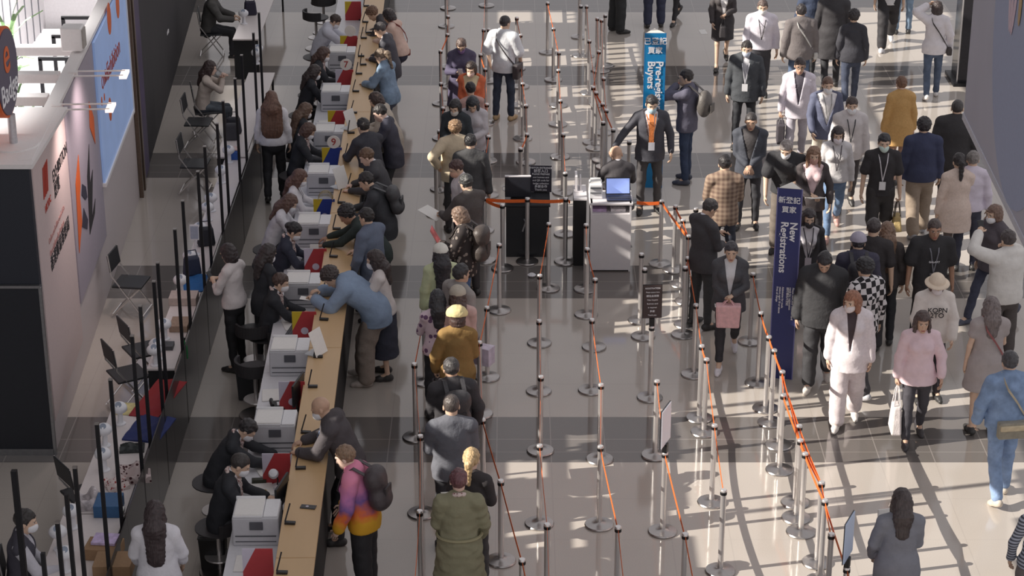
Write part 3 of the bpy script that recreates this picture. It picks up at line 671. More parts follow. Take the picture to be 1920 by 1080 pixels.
# two lamp arms on the wall top, really lit
for i, (p, q) in enumerate((((137, 140), (184, 150)), ((107, 207), (160, 220)))):
    u, _ = wpx(p[0], p[1]); base = BC + BU * u + Vector((0, 0, BH + .03)); t = thing('arm_lamp', ('white arm lamp over the edge of the blue poster' if i == 0 else 'white arm lamp over the exhibition text poster'), 'lamp', base)
    mb = MB(); mb.box((0, 0, 0), (.10, .10, .06)); mb.build('clamp', mat('white_trim'), t)
    mb = MB(); Ln = .62
    for o in (-.10, .10): mb.tube([BU * o, BU * o + BN * Ln], .012, 6)
    mb.build('arm', mat('white_trim'), t); mb = MB(); mb.box(BN * Ln + Vector((0, 0, -.015)), (.09, .30, .03), Matrix.Rotation(math.atan2(BU.y, BU.x) - PI / 2, 3, 'Z')); mb.build('lamp_head', mat('lamp_white', (255, 236, 226), .4, emit=1.2, var=0), t)
    ld = bpy.data.lights.new('arm_lamp_light', 'SPOT'); lo = bpy.data.objects.new('arm_lamp_light', ld); COL.objects.link(lo); lo.location = base + BN * (Ln - .02) - Vector((0, 0, .05)); ld.energy = 65; ld.spot_size = rad(115); ld.spot_blend = 1; ld.color = (1, .80, .74); ld.shadow_soft_size = .06
    lo.rotation_euler = (Vector((0, 0, -1)) * .8 - BN * .62).to_track_quat('-Z', 'Y').to_euler()
# dark drape panels further along the same wall
BE2 = at(362, 22); mb = MB(); d2 = (BE2 - BE); L2 = d2.length; d2.normalize(); n2_ = Vector((d2.y, -d2.x, 0))
DM = Matrix.Translation(BE) @ Matrix(((d2.x, 0, n2_.x, 0), (d2.y, 0, n2_.y, 0), (0, 1, 0, 0), (0, 0, 0, 1)))
mb.prism([(0, 0), (L2 + 3, 0), (L2 + 3, 3.3), (0, 3.3)], -.1, DM); struct('wall_dark', mb, mat('charcoal_drape', (52, 49, 52), .8, var=.1, stretch=(1, 1, .1), scale=6))
t = thing('bronze_frame', 'tall bronze edged frame standing beside the blue poster', 'frame'); mb = MB()
for a in (.02, .34, .40): mb.prism([(a, 0), (a + .07, 0), (a + .07, 3.28), (a, 3.28)], .06, DM)
mb.build('mouldings', mat('bronze', (120, 104, 92), .35, metal=.6), t)
mb = MB(); mb.prism([(.5, .05), (1.3, .05), (1.3, 3.28), (.5, 3.28)], .03, DM); mb.build('panel', mat('violet_print', (72, 58, 92), .5, var=.3, scale=2), t)
# booth interior seen over the wall
IX = BC.x - 2.9
mb = MB(); mb.box((IX, BC.y + 8.0, BH / 2 + .25), (.1, 13, BH + .5)); struct('wall_inner', mb, mat('slatted_white', (226, 222, 224), .6, var=.03))
mb = MB()
for i in range(26): mb.box((IX + .055, BC.y + 2 + i * .5, BH / 2 + .2), (.02, .025, BH + .3))
struct('trim_3', mb, mat('grey_slat', (120, 120, 126), .6))
mb = MB(); mb.box((-7.15, BC.y + 14, BH / 2 + .6), (1.9, .1, BH + 1.2)); struct('wall_back', mb, mat('slatted_white'))
mb = MB(); mb.box((-7.0, BC.y + 8, 1.0), (2.2, 11.5, .06)); struct('floor_booth', mb, mat('pale_ceiling', (214, 212, 214), .7, var=.03))
for y in (24.5, 28.5, 32.5):                            # fill lamps added to brighten the booth interior
    ld = bpy.data.lights.new('booth_fill_area', 'AREA'); lo = bpy.data.objects.new('booth_fill_area', ld); COL.objects.link(lo); lo.location = (-6.9, y, 3.25); ld.energy = 70; ld.size = 1.2; ld.color = (1, .97, .95)
for y in (23.5, 27, 31, 35):                            # fill spots added out of view to whiten the booth from above
    ld = bpy.data.lights.new('booth_fill_spot', 'SPOT'); lo = bpy.data.objects.new('booth_fill_spot', ld); COL.objects.link(lo); lo.location = (-7.4, y, 9.0); ld.energy = 2600; ld.spot_size = rad(44); ld.spot_blend = .6; ld.shadow_soft_size = .2; ld.color = (1, .97, .95)
# unseen roof slab far above the camera, added to darken the counter side
mb = MB(); mb.box((-11.6, 30, 17.2), (11, 64, .4)); struct('ceiling_shade', mb, mat('ceiling_shade_grey', (120, 112, 108), .8, var=.03))
for i, (px, py) in enumerate(((165, 84), (140, 128), (120, 173), (97, 222))):
    u, z = wpx(px, py); y = (BC + BU * u).y; x1 = (BC + BU * u).x - .13
    t = MB(); t.box(((IX + x1) / 2, y, BH - .06), (x1 - IX - .12, .16, .12)); tag(t.build('roof_beam', mat('white_trim'), bevel=.01), f'white beam across the open booth roof, {ordinal(3 - i)} from the round sign', 'beam', 'beams over the booth')
mb = MB(); fr = [(118, 33, .62), (100, 68, .75), (75, 110, .8)]
for i, (px, py, wd) in enumerate(fr):
    p = at(px, py, 2.3); o = MB(); x0, x1 = p.x, p.x + wd
    for x in (x0, x1): o.box((x, p.y, 1.665), (.05, .05, 1.27))
    o.box(((x0 + x1) / 2, p.y, 2.3), (wd + .05, .05, .05)); o.box(((x0 + x1) / 2, p.y, 1.5), (wd, .04, .04))
    tag(o.build('metal_frame', mat('black_steel', (26, 26, 30), .45, metal=.3)), f'black steel goal shaped frame inside the open booth, {ordinal(2 - i)} from the round sign', 'frame', 'steel frames in the booth')
# round sign on a pole
BUV = Vector((0, 1, 0)); p0 = at(26, 272, BH + .045)
t = thing('round_sign', 'round eBadge sign with orange rim on a white pole on top of the booth', 'sign', p0)
sc = Vector(ray_plane(28, 135, p0, Vector((0, -1, 0)))) - p0; SR = .50
RX = Matrix.Rotation(PI / 2, 4, 'Y')
mb = MB(); mb.lathe([(.27, 0), (.27, .02), (.03, .03)], 28); mb.build('foot', mat('white_trim'), t, smooth=True)
mb = MB(); mb.tube([(0, 0, .02), (0, 0, sc.z - SR + .02)], .045, 12); mb.build('pole', mat('pole_grey', (196, 196, 200), .35, metal=.4), t, smooth=True)
mb = MB(); mb.lathe([(SR, -.62), (SR, 0)], 48, M=Matrix.Translation((0, 0, sc.z)) @ RX); mb.build('rim', ORA, t, smooth=True)
mb = MB(); mb.lathe([(SR - .03, 0), (SR - .03, .012)], 48, M=Matrix.Translation((0, 0, sc.z)) @ RX); mb.build('face', mat('slate_violet', (90, 84, 104), .5, var=.02), t)
SM = lambda y, z: Matrix.Translation(p0 + Vector((.016, y, sc.z + z))) @ Matrix(((0, 0, 1, 0), (1, 0, 0, 0), (0, 1, 0, 0), (0, 0, 0, 1)))
put(wall_text('e', 0, 0, .62, ORA, t, align='CENTER'), SM(-.02, .19), t); put(wall_text('Badge', 0, 0, .33, WHI, t, align='CENTER'), SM(0, -.20), t)
p = at(20, 30, BH); t = thing('potted_plant', 'green leafy plant seen beyond the booth roof', 'plant', (p.x - .2, p.y + .6, 1.03)); mb = MB(); mb.lathe([(.16, 0), (.2, .35)], 14); mb.build('pot', mat('white_trim'), t)
mb = MB(); rr = random.Random(3)
for i in range(70):
    a = rr.uniform(0, 6.28); l = rr.uniform(.3, .75); e = rr.uniform(.5, 1.4); z = rr.uniform(.4, 2.0); d = Vector((math.cos(a) * math.cos(e), math.sin(a) * math.cos(e), math.sin(e))); b0 = Vector((0, 0, z))
    mb.strip([b0, b0 + d * l * .5, b0 + d * l + Vector((0, 0, -.12))], Vector((-math.sin(a), math.cos(a), 0)) * .05, .004)
mb.build('leaves', mat('leaf_green', (92, 120, 78), .5, var=.3), t); mb = MB(); mb.tube([(0, 0, .3), (0, 0, 2.1)], .02); mb.build('stem', mat('bark', (90, 76, 60), .8), t)
# white speaker box on the wall top
u, z = wpx(155, 78); b0 = BC + BU * u + Vector((0, 0, BH + .05)); t = thing('wall_box', 'small white speaker box clamped on the booth wall top', 'speaker', b0)
mb = MB(); mb.box((-.12, 0, .17), (.26, .24, .30)); mb.build('case', mat('white_trim'), t, bevel=.015); mb = MB(); mb.box((.02, 0, .17), (.02, .18, .24)); mb.build('grille', mat('warm_grey', (170, 164, 158), .7), t)
# ---------------------------------------------------------------- big hanging sign board, upper right
HZ = 4.3; h0, h1 = at(1806, 224, HZ), at(1935, 492, HZ); hd = (h1 - h0); HL = hd.length; hd.normalize(); hn = Vector((hd.y, -hd.x, 0))
if hn.x > 0: hn = -hn
HM = Matrix.Translation(h0) @ Matrix(((hd.x, 0, hn.x, 0), (hd.y, 0, hn.y, 0), (0, 1, 0, 0), (0, 0, 0, 1)))
t = thing('hanging_sign_board', 'huge slate grey sign board hanging at the edge of the aisle', 'sign', (0, 0, 0))
mb = MB(); mb.prism([(0, .06), (HL + 3, .06), (HL + 3, 4.6), (0, 4.6)], -.28, HM); mb.build('board', mat('slate_board', (186, 184, 196), .55, var=.04, scale=1.5), t)
mb = MB(); mb.prism([(-.02, 0), (HL + 3, 0), (HL + 3, .07), (-.02, .07)], -.30, HM @ Matrix.Translation((0, 0, .01))); mb.build('edge_trim', mat('grey_edge', (205, 205, 214), .4), t)
def hpx(px, py):
    q = ray_plane(px, py, h0, hn); return (q - h0).dot(hd), q.z - HZ
cu, cz = hpx(1920, 60); mb = MB(); rr_ = abs(hpx(1862, 60)[0] - cu); mb.prism([(cu + rr_ * math.cos(a), cz + 1.6 * math.sin(a)) for a in [k * PI / 20 for k in range(40)]], .004, HM @ Matrix.Translation((0, 0, .001))); mb.build('disc_print', mat('slate_blue_print', (166, 174, 200), .55, var=.03), t)
mb = MB(); u, z = hpx(1900, 12)
for k, (du, a) in enumerate(((-.1, -.25), (0, 0), (.1, .25))): mb.prism([(u + du + .10 * math.sin(a) + .045 * math.cos(b) + a * .25 * math.sin(b), z + .25 * math.sin(b)) for b in [i * PI / 6 for i in range(12)]], .004, HM @ Matrix.Translation((0, 0, .006 + .002 * k)))
mb.build('petal_print', mat('pale_pink_print', (222, 196, 206), .5), t)
mb = MB(); u, z = hpx(1916, 8); mb.prism([(u + .06 * math.cos(b), z + .2 * math.sin(b)) for b in [i * PI / 6 for i in range(12)]], .004, HM @ Matrix.Translation((0, 0, .012))); mb.build('petal_print', mat('ochre_print', (196, 160, 110), .5), t)
for u in (.6, HL + 1.5):
    mb = MB(); q = HM @ Vector((u, 4.6, -.14)); mb.tube([q, q + Vector((0, 0, 3))], .02); mb.build('hanger_cable', mat('steel_trim'), t)
# dark glossy kiosk column at the aisle's far side
p = at(1806, 158); t = thing('display_column', 'dark glass display column with chrome edges at the far end of the aisle', 'display', p)
mb = MB(); mb.box((0, .25, 1.1), (.22, .6, 2.2)); mb.build('case', mat('dark_glass', (46, 44, 48), .12), t, bevel=.01)
mb = MB()
for x in (-.125, .125): mb.box((x, -.04, 1.1), (.02, .02, 2.2))
mb.build('edge_strip', mat('chrome_tube', (226, 222, 220), .28, metal=.72, var=0), t); mb = MB(); mb.box((0, .25, .03), (.4, .8, .06)); mb.build('plinth', mat('black_steel'), t)
p = at(1318, 60); t = MB(); t.box((p.x, p.y, .002), (.13, .30, .004), Matrix.Rotation(.1, 3, 'Z')); tag(t.build('paper_sheet', mat('white_paper', (236, 234, 230), .7, var=.02)), 'white sheet of paper lying on the floor by the woman in a dark skirt suit', 'paper')
# ---------------------------------------------------------------- belt posts
CHROME = mat('chrome_tube', (226, 222, 220), .28, metal=.72, var=0); STEEL = mat('brushed_steel', (176, 172, 170), .30, metal=1, var=.04); DARKP = mat('black_plastic', (24, 24, 26), .4); BELT = mat('orange_belt', (238, 112, 46), .6, var=.05)
PH = .95; POSTS = {}
proto = None
def post(px, py, label, base=False):
    global proto
    p = at(px, py, 0 if base else PH); loc = (p.x, p.y, 0)
    if proto is None:
        proto = thing('belt_post', label, 'post', loc, 0)
        mb = MB(); mb.lathe([(.155, 0), (.158, .012), (.150, .024), (.09, .034), (.034, .046), (.030, .05)], 28); mb.build('base', STEEL, proto, smooth=True)
        mb = MB(); mb.lathe([(.029, .04), (.029, .905)], 14); mb.build('pole', CHROME, proto, smooth=True)
        mb = MB(); mb.lathe([(.035, .895), (.035, .928)], 14); mb.build('belt_head', DARKP, proto, smooth=True)
        mb = MB(); mb.lathe([(.034, .928), (.034, .945), (.028, .952)], 14); mb.build('cap', CHROME, proto, smooth=True)
        o = proto
    else:
        o = proto.copy(); COL.objects.link(o); o.location = loc; o['label'] = label
        for ch in PROTO_CH:
            c = ch.copy(); COL.objects.link(c); c.parent = o
    o['group'] = 'chrome belt posts of the queue lanes'
    return o
def belt(a, b, sag=.012):
    pa, pb = Vector(a.location), Vector(b.location); d = pb - pa; u = d.normalized() * .036; pts = []
    for i in range(9):
        t = i / 8; q = u + (d - 2 * u) * t; q.z = .905 - sag * 4 * t * (1 - t); pts.append(q)
    mb = MB(); mb.strip(pts, (0, 0, .048), .003); o = mb.build('belt', BELT, a); return o
ROWS = {
 'L1': ('between the counter and the queue', [(787, 957), (788, 816), (777, 681), (795, 583), (817, 288), (824, 244), (831, 201), (827, 155), (826, 94), (839, 63), (840, 29)], [(837, 50), (840, 16)]),
 'L2': ('along the open side of the queue', [(979, 1048), (939, 900), (905, 785), (899, 640), (913, 575), (936, 457), (942, 383), (908, 369), (906, 316), (916, 254), (913, 194), (910, 128), (901, 101), (907, 54)], [(917, 152), (912, 11)]),
 'M1': ('in line with the black podium', [(1026, 982), (1012, 834), (1014, 705), (1011, 600), (1012, 515), (1029, 418)], []),
 'M2': ('ending at the white podium', [(1159, 987), (1126, 836), (1127, 720), (1110, 598), (1116, 522), (1101, 465), (1099, 420)], []),
 'M3': ('that carries the small sign boards', [(1285, 1000), (1247, 848), (1232, 713), (1222, 611), (1209, 503), (1203, 475)], []),
 'R1': ('passing the man reading in a suit', [(1357, 918), (1340, 796), (1325, 672), (1316, 647), (1305, 570), (1285, 500), (1290, 482), (1291, 441), (1281, 411), (1305, 390), (1267, 385)], []),
 'R2': ('crowded together beside the navy totem', [(1588, 1063), (1559, 1000), (1547, 937), (1541, 903), (1510, 849), (1501, 824), (1499, 797), (1469, 739), (1467, 695), (1452, 655), (1442, 630), (1427, 585), (1412, 512)], []),
 'FR': ('stretched across before the two podiums', [(989, 371), (1061, 371), (1241, 375)], []),
 'T1': ('behind the black podium', [(976, 277), (988, 250), (986, 196), (980, 155), (975, 97), (976, 64), (969, 32)], []),
 'T2': ('behind the gap between the podiums', [(1060, 323), (1056, 250), (1051, 187), (1047, 130), (1048, 97), (1038, 52), (1027, 4)], []),
 'T3': ('bunched up behind the white podium', [(1180, 264), (1150, 241), (1131, 228), (1137, 205), (1130, 193), (1118, 172), (1112, 162), (1132, 145), (1123, 95), (1105, 75), (1128, 36), (1120, 33), (1135, 27), (1100, 10)], [(1088, 105), (1086, 70)]),
}
for key, (where, tops, bases) in ROWS.items():
    lst = []
    for i, (x, y) in enumerate(tops):
        across = key == 'FR'
        lab = f'chrome belt post, {ordinal(i)} from the camera, row {where}' if not across else f'chrome belt post, {ordinal(i)} from the counter, row {where}'
        o = post(x, y, lab); lst.append(o)
        if proto is o: PROTO_CH = list(o.children)
    for i, (x, y) in enumerate(bases): lst.append(post(x, y, f'chrome belt post, {ordinal(len(tops) + i)} from the camera, row {where}', base=True))
    POSTS[key] = lst
bpy.context.view_layer.update()
def chain(key, idx): [belt(POSTS[key][a], POSTS[key][b]) for a, b in zip(idx, idx[1:])]
chain('L1', [0, 1, 2, 3]); chain('L1', [4, 5, 6, 7, 8, 9, 10, 11]); belt(POSTS['L1'][0], thing_ := POSTS['L1'][1]) if False else None
chain('L2', [0, 1, 2, 3, 4, 5]); chain('L2', [6, 7, 8, 9, 10, 11, 12, 13, 15])
chain('M1', [0, 1, 2, 3, 4, 5]); chain('M2', [0, 1, 2, 3, 4, 5, 6]); chain('M3', [0, 1, 2]); chain('R1', [0, 1, 2, 3, 4, 6, 7]); belt(POSTS['R1'][5], POSTS['R1'][6]); belt(POSTS['R1'][8], POSTS['R1'][7]); belt(POSTS['R1'][10], POSTS['R1'][8])
chain('R2', [0, 2, 4, 7, 8, 10, 11]); chain('R2', [1, 3, 6, 9]); chain('R2', [3, 5, 8]); belt(POSTS['R2'][12], POSTS['R2'][11])
belt(POSTS['L2'][7], POSTS['FR'][0], .01); belt(POSTS['FR'][0], POSTS['FR'][1], .01); belt(POSTS['FR'][2], POSTS['R1'][7])
chain('T1', [0, 1, 2, 3, 4, 5, 6]); chain('T2', [0, 1, 2, 3, 4, 5, 6]); chain('T3', [1, 4, 5, 9, 13]); chain('T3', [2, 6, 8, 11]); chain('T3', [3, 7, 10])
def off_belt(o, px, py):
    """belt running on to a post outside the frame"""
    p = at(px, py, PH); q = bpy.data.objects.new('x', None); q.location = (p.x, p.y, 0); belt(o, q); bpy.data.objects.remove(q)
off_belt(POSTS['FR'][1], 1074, 372); off_belt(POSTS['FR'][2], 1189, 374); off_belt(POSTS['L1'][0], 776, 1105); off_belt(POSTS['L2'][0], 1010, 1180); off_belt(POSTS['M1'][0], 1031, 1130); off_belt(POSTS['M2'][0], 1175, 1130); off_belt(POSTS['M3'][0], 1312, 1140); off_belt(POSTS['R2'][0], 1612, 1140)
# ---------------------------------------------------------------- registration counter
CA, CB = at(515, 1060, 1.05), at(682, 0, 1.05); CD = (CB - CA); CD.z = 0; CD.normalize(); CN = Vector((CD.y, -CD.x, 0))    # CN points to the visitors (+X)
CW = .37; CANG = math.atan2(CD.y, CD.x) - PI / 2
def cpos(y, off=0, z=0):
    t = (y - CA.y) / CD.y; p = CA + CD * t + CN * off; return Vector((p.x, p.y, z))
TAN = mat('tan_laminate', (206, 172, 128), .35, var=.05, scale=5, stretch=(1, .2, 1)); BLACKL = mat('black_laminate', (26, 25, 27), .6, var=.05); WDESK = mat('white_desk', (222, 222, 226), .4, var=.02)
DZ = .74; DW = .53
seams = [14.2, at(560, 1046, 1.05).y, at(648, 652, 1.05).y, 26.6, 30.9, 35.2, 39.5, 44.0]
where = ['at the bottom edge of the photo', 'by the person in the pink and yellow sweater', 'by the bent visitor in a pale blue top', 'by the bearded man leaning over it', 'by the man in a navy suit', 'by the visitor in a pink blouse', 'at the far end']
for i in range(len(seams) - 1):
    y0, y1 = seams[i] + .004, seams[i + 1] - .004; ln = y1 - y0; c = cpos((y0 + y1) / 2)
    t = thing('counter_unit', f'tan topped black counter section {where[i]}', 'counter', c, CANG)
    mb = MB(); mb.box((CW / 2, 0, 1.03), (CW, ln, .04)); mb.build('counter_top', TAN, t, bevel=.006)
    mb = MB(); mb.box((CW - .06, 0, .51), (.04, ln, 1.0)); mb.build('front_panel', BLACKL, t)
    mb = MB(); mb.box((.03, 0, .50), (.03, ln, 1.0)); mb.build('back_panel', WDESK, t)
    d = thing('work_desk', f'white work desk under the counter section {where[i]}', 'desk', c, CANG)
    mb = MB(); mb.box((-DW / 2 - .005, 0, DZ - .015), (DW, ln, .03)); mb.build('desk_top', WDESK, d, bevel=.004)
    mb = MB()
    for yy in (-ln / 2 + .04, 0, ln / 2 - .04): mb.box((-DW / 2, yy, DZ / 2 - .015), (DW - .1, .03, DZ - .03))
    mb.build('support', BLACKL, d)
GREYP = mat('printer_grey', (198, 198, 202), .45, var=.02); GREYT = mat('printer_top', (230, 230, 232), .5, var=.02); DISP = mat('grey_display', (84, 86, 92), .3, var=.05); PAPER = mat('white_paper', (236, 234, 240), .7, var=.02)
def printer():
    t = thing('desk_printer', '', 'printer'); w, d, h = .46, .38, .31
    mb = MB(); mb.box((0, 0, h / 2), (w, d, h), taper=.985); mb.build('body', GREYP, t, bevel=.015)
    mb = MB(); mb.box((.15, 0, h + .008), (.14, d - .03, .016)); mb.build('lid', GREYT, t, bevel=.005)
    mb = MB(); mb.box((-.07, -.005, h + .010), (.29, d - .02, .02)); mb.box((-.07, d / 2 - .03, h + .03), (.29, .02, .05)); tr = mb.build('output_tray', GREYT, t, bevel=.004)
    mb = MB(); mb.box((-.065, -.01, h + .026), (.27, d - .05, .012)); mb.build('paper_stack', PAPER, tr)
    mb = MB(); mb.box((.01, -d / 2 - .004, h - .085), (.13, .012, .085), Matrix.Rotation(-.12, 3, 'X')); mb.build('display', DISP, t, bevel=.004)
    mb = MB(); mb.box((0, -d / 2 - .001, .11), (w - .06, .006, .012)); mb.box((0, -d / 2 - .001, .05), (w - .06, .006, .008)); mb.build('tray_slot', DISP, t)
    return t
PR = [(480, 1024, 'in front of the slick haired clerk'), (515, 848, 'behind the clerk bending over papers'), (543, 706, 'next to the dark waste bin'), (568, 578, 'beside the clerk with short brown hair and scarf'), (588, 464, 'beside the clerk in navy with a black bun'),
      (606, 367, 'beside the brown haired clerk in white'), (617, 287, 'behind the red number nine disc'), (629, 210, 'beside the clerk with long brown hair in black'), (641, 134, 'in front of the clerk in a pale grey shirt')]
PRP = []
for i, (x, y, wh) in enumerate(PR):
    p = at(x, y, DZ); o = printer() if i == 0 else dup(PRP[0]); o.location = (p.x, p.y + .19, DZ + .001); o.rotation_euler = (0, 0, CANG * .5); o['label'] = f'grey printer with paper on top, {wh}'; o['group'] = 'desktop printers along the work desk'; PRP.append(o)
# coloured divider panels
REDP = mat('red_panel', (178, 56, 60), .45, var=.03); BLUEP = mat('blue_panel', (38, 58, 138), .45, var=.03); YELP = mat('yellow_panel', (206, 178, 40), .45, var=.03); LILP = mat('lilac_panel', (206, 200, 214), .45, var=.02)
DIV = [(518, 1088, REDP, LILP, 0, 'red', 'at the bottom edge beside a white desk'), (550, 906, REDP, LILP, 0, 'red', 'by the clerk with slicked back hair'), (577, 768, REDP, LILP, 1, 'red', 'next to the black desk telephone'), (598, 634, REDP, YELP, 1, 'red and yellow', 'under the tilted white leaflet'), (617, 513, REDP, LILP, 1, 'red', 'with a white card propped on top'),
       (632, 418, BLUEP, YELP, 1, 'blue and yellow', 'below a round wire basket'), (645, 319, BLUEP, YELP, 0, 'blue and yellow', 'below the number nine disc'), (654, 248, REDP, YELP, 0, 'red and yellow', 'behind the number nine disc'), (666, 169, REDP, LILP, 0, 'red', 'below the pale number seven disc'), (673, 104, REDP, YELP, 0, 'red and yellow', 'below the blank white disc'), (680, 38, REDP, YELP, 0, 'red and yellow', 'highest up the counter')]
REDN = mat('red_numeral', (170, 60, 56), .5, var=0)
for i, (x, y, m1, m2, em, cn, wh) in enumerate(DIV):
    p = at(x, y, DZ); w, h = .29, .345; t = thing('divider_panel', f'{cn} divider panel on the work desk {wh}', 'panel', (p.x - w / 2 - .02, p.y, DZ + .002), CANG * .3, 'coloured divider panels on the work desk')
    X = Matrix.Rotation(PI / 2, 4, 'X')
    mb = MB(); mb.prism([(-w / 2, 0), (w / 2, 0), (w / 2, h), (-.02, h), (-w / 2, .10)], .012, X); mb.build('board', m1, t)
    mb = MB(); mb.prism([(-w / 2, .10), (-.02, h), (-.09, h), (-w / 2, .19)] if m2 is LILP else [(-w / 2, .10), (-.02, h), (-w / 2, h)], .012, X); mb.build('stripe', m2, t)
    if m2 is LILP: mb = MB(); mb.prism([(-w / 2, .19), (-.09, h), (-w / 2, h)], .012, X); mb.build('corner', LILP, t)
    mb = MB(); mb.box((w / 2 - .02, .05, .01), (.06, .16, .02)); mb.build('foot', DARKP, t)
    if em: mb = MB(); mb.lathe([(.045, 0), (.045, .004)], 20, M=Matrix.Translation((.0, -.013, .10)) @ X); mb.lathe([(.028, .004), (.028, .006)], 16, M=Matrix.Translation((.0, -.013, .10)) @ X); mb.build('emblem', LILP, t)
    if i in (6, 8, 9):
        mb = MB(); mb.lathe([(.095, 0), (.095, .012)], 28, M=Matrix.Translation((.03, -.005, h + .085)) @ X); nd = mb.build('number_disc', mat('disc_white', (236, 230, 222), .5, var=.01), t)
        if i != 9: o = wall_text('9' if i == 6 else '7', 0, 0, .15, REDN, t, name='numeral', align='CENTER'); o.parent = nd; o.matrix_basis = Matrix.Translation((.03, -.019, h + .085)) @ X
    if i == 4: mb = MB(); mb.box((-.01, -.01, h + .03), (.11, .01, .06)); mb.build('card', PAPER, t)
    if i == 5:
        mb = MB()
        for k in range(7): a = PI * k / 6; mb.tube([(.02 + .10 * math.cos(q), .06 * math.cos(a), h + .0 + .12 * math.sin(q) * (abs(math.sin(a)) * .4 + .6)) for q in [j * PI / 8 for j in range(9)]], .004, 4)
        mb.build('wire_basket', mat('brass_wire', (190, 176, 140), .35, metal=.8), t)
# pen stands along the counter's inner edge
PENS = [(686, 12), (684, 42), (690, 62), (681, 72), (676, 106), (680, 122), (672, 139), (666, 172), (662, 212), (657, 250), (652, 294), (657, 351), (639, 381), (630, 430), (624, 482), (612, 548), (606, 600), (595, 670), (585, 726), (572, 812), (562, 879), (542, 982), (527, 1075)]
PENM = mat('black_pen', (30, 28, 30), .35); pen0 = None
for i, (x, y) in enumerate(reversed(PENS)):
    p = at(x, y, 1.052)
    if pen0 is None:
        t = pen0 = thing('pen_stand', '', 'pen', p); mb = MB(); mb.box((.01, 0, .012), (.105, .045, .024)); mb.build('base', PENM, t, bevel=.004)
        mb = MB(); mb.tube([(-.04, 0, .02), (-.005, .10, .17)], .008, 6); mb.build('pen', PENM, t)
    else: t = dup(pen0, p)
    t.rotation_euler = (0, 0, random.uniform(-.15, .15)); t['label'] = f'black pen in a small base, {ordinal(i) if i < 20 else ("twenty first", "twenty second", "twenty third")[i - 20]} from the camera along the counter'; t['group'] = 'pen stands along the counter'
def slab(name, lab, cat, px, py, z, size, m, rz=0, bevel=.004, parts=None, group=None):
    p = at(px, py, z); mb = MB(); mb.box((0, 0, size[2] / 2), size)
    o = mb.build(name, m, None, bevel=bevel); o.location = (p.x, p.y, z + .002); o.rotation_euler = (0, 0, rz); tag(o, lab, cat, group); return o
t = thing('smartphone', 'black smartphone lying alone on the tan counter', 'phone', at(578, 951, 1.053), rad(80)); mb = MB(); mb.box((0, 0, .005), (.075, .155, .009)); mb.build('case', mat('phone_black', (44, 44, 48), .25), t, bevel=.006); mb = MB(); mb.lathe([(.016, .0), (.016, .0105)], 14, c=(0, .01, 0)); mb.build('emblem', LILP, t)
t = thing('leaflet_stand', 'white leaflet in a clear tilted stand at the inner edge of the counter', 'leaflet', at(597, 664, 1.053), rad(60)); mb = MB(); mb.box((0, 0, .15), (.22, .006, .30), Matrix.Rotation(-.35, 3, 'X')); mb.build('sheet', PAPER, t); mb = MB(); mb.box((0, .05, .012), (.20, .14, .012)); mb.build('base', mat('clear_acrylic', (220, 226, 232), .1, alpha=.6), t)
t = dup(t, at(658, 242, 1.053), rad(55), 'white leaflet stand by the pens near the clerk with long brown hair'); t = dup(t, at(640, 352, 1.053), rad(50), 'white leaflet stand beside the man in black who is signing')
# things on the work desks: webcams, phones, keyboards, papers
WPL = mat('white_plastic', (232, 232, 236), .35, var=.01)
cam0 = None
WC = [(500, 1016, 'in front of the printer closest to the photo bottom'), (539, 838, 'by the printer behind the bending clerk'), (520, 912, 'by the yellow sticky notes'), (556, 690, 'by the printer next to the waste bin'), (592, 570, 'by the printer of the clerk with short brown hair'), (602, 458, 'behind the propped white card'), (616, 358, 'by the printer of the clerk in white'), (618, 276, 'beside the number nine disc'), (636, 202, 'by the printer of the clerk in black'), (632, 238, 'before the red and yellow panel'), (664, 32, 'high up the desk by a red panel')]
for i, (x, y, wh) in enumerate(WC):
    p = at(x, y, DZ)
    if cam0 is None:
        t = cam0 = thing('webcam', '', 'camera', p); mb = MB(); mb.lathe([(.06, 0), (.06, .012), (.02, .02)], 16); mb.build('base', GREYT, t, smooth=True)
        mb = MB(); mb.tube([(0, 0, .01), (.01, 0, .08), (.0, -.02, .13), (-.03, -.03, .15)], .008, 6); mb.build('gooseneck', DARKP, t, smooth=True)
        mb = MB(); mb.lathe([(.012, -.05), (.045, -.035), (.055, 0), (.045, .03), (.01, .04)], 16, M=Matrix.Translation((-.03, -.03, .16)) @ Matrix.Rotation(.7, 4, 'X')); mb.build('camera_head', WPL, t, smooth=True)
    else: t = dup(cam0)
    t.location = (p.x, p.y, DZ + .002); t['label'] = f'white gooseneck webcam {wh}'; t['group'] = 'webcams along the work desk'
t = thing('desk_telephone', 'black desk telephone on white papers beside a red panel', 'telephone', at(522, 764, DZ) + Vector((0, 0, .004)), .2); mb = MB(); mb.box((0, 0, .025), (.15, .17, .05), taper=.85); tb_ = mb.build('body', DARKP, t, bevel=.008); mb = MB(); mb.tube([(-.07, -.07, .06), (-.075, -.03, .075), (-.075, .04, .075), (-.07, .08, .06)], .022, 8); mb.build('handset', DARKP, t, smooth=True)
mb = MB(); mb.box((.02, -.02, .053), (.07, .08, .008)); mb.build('keypad', WPL, tb_)
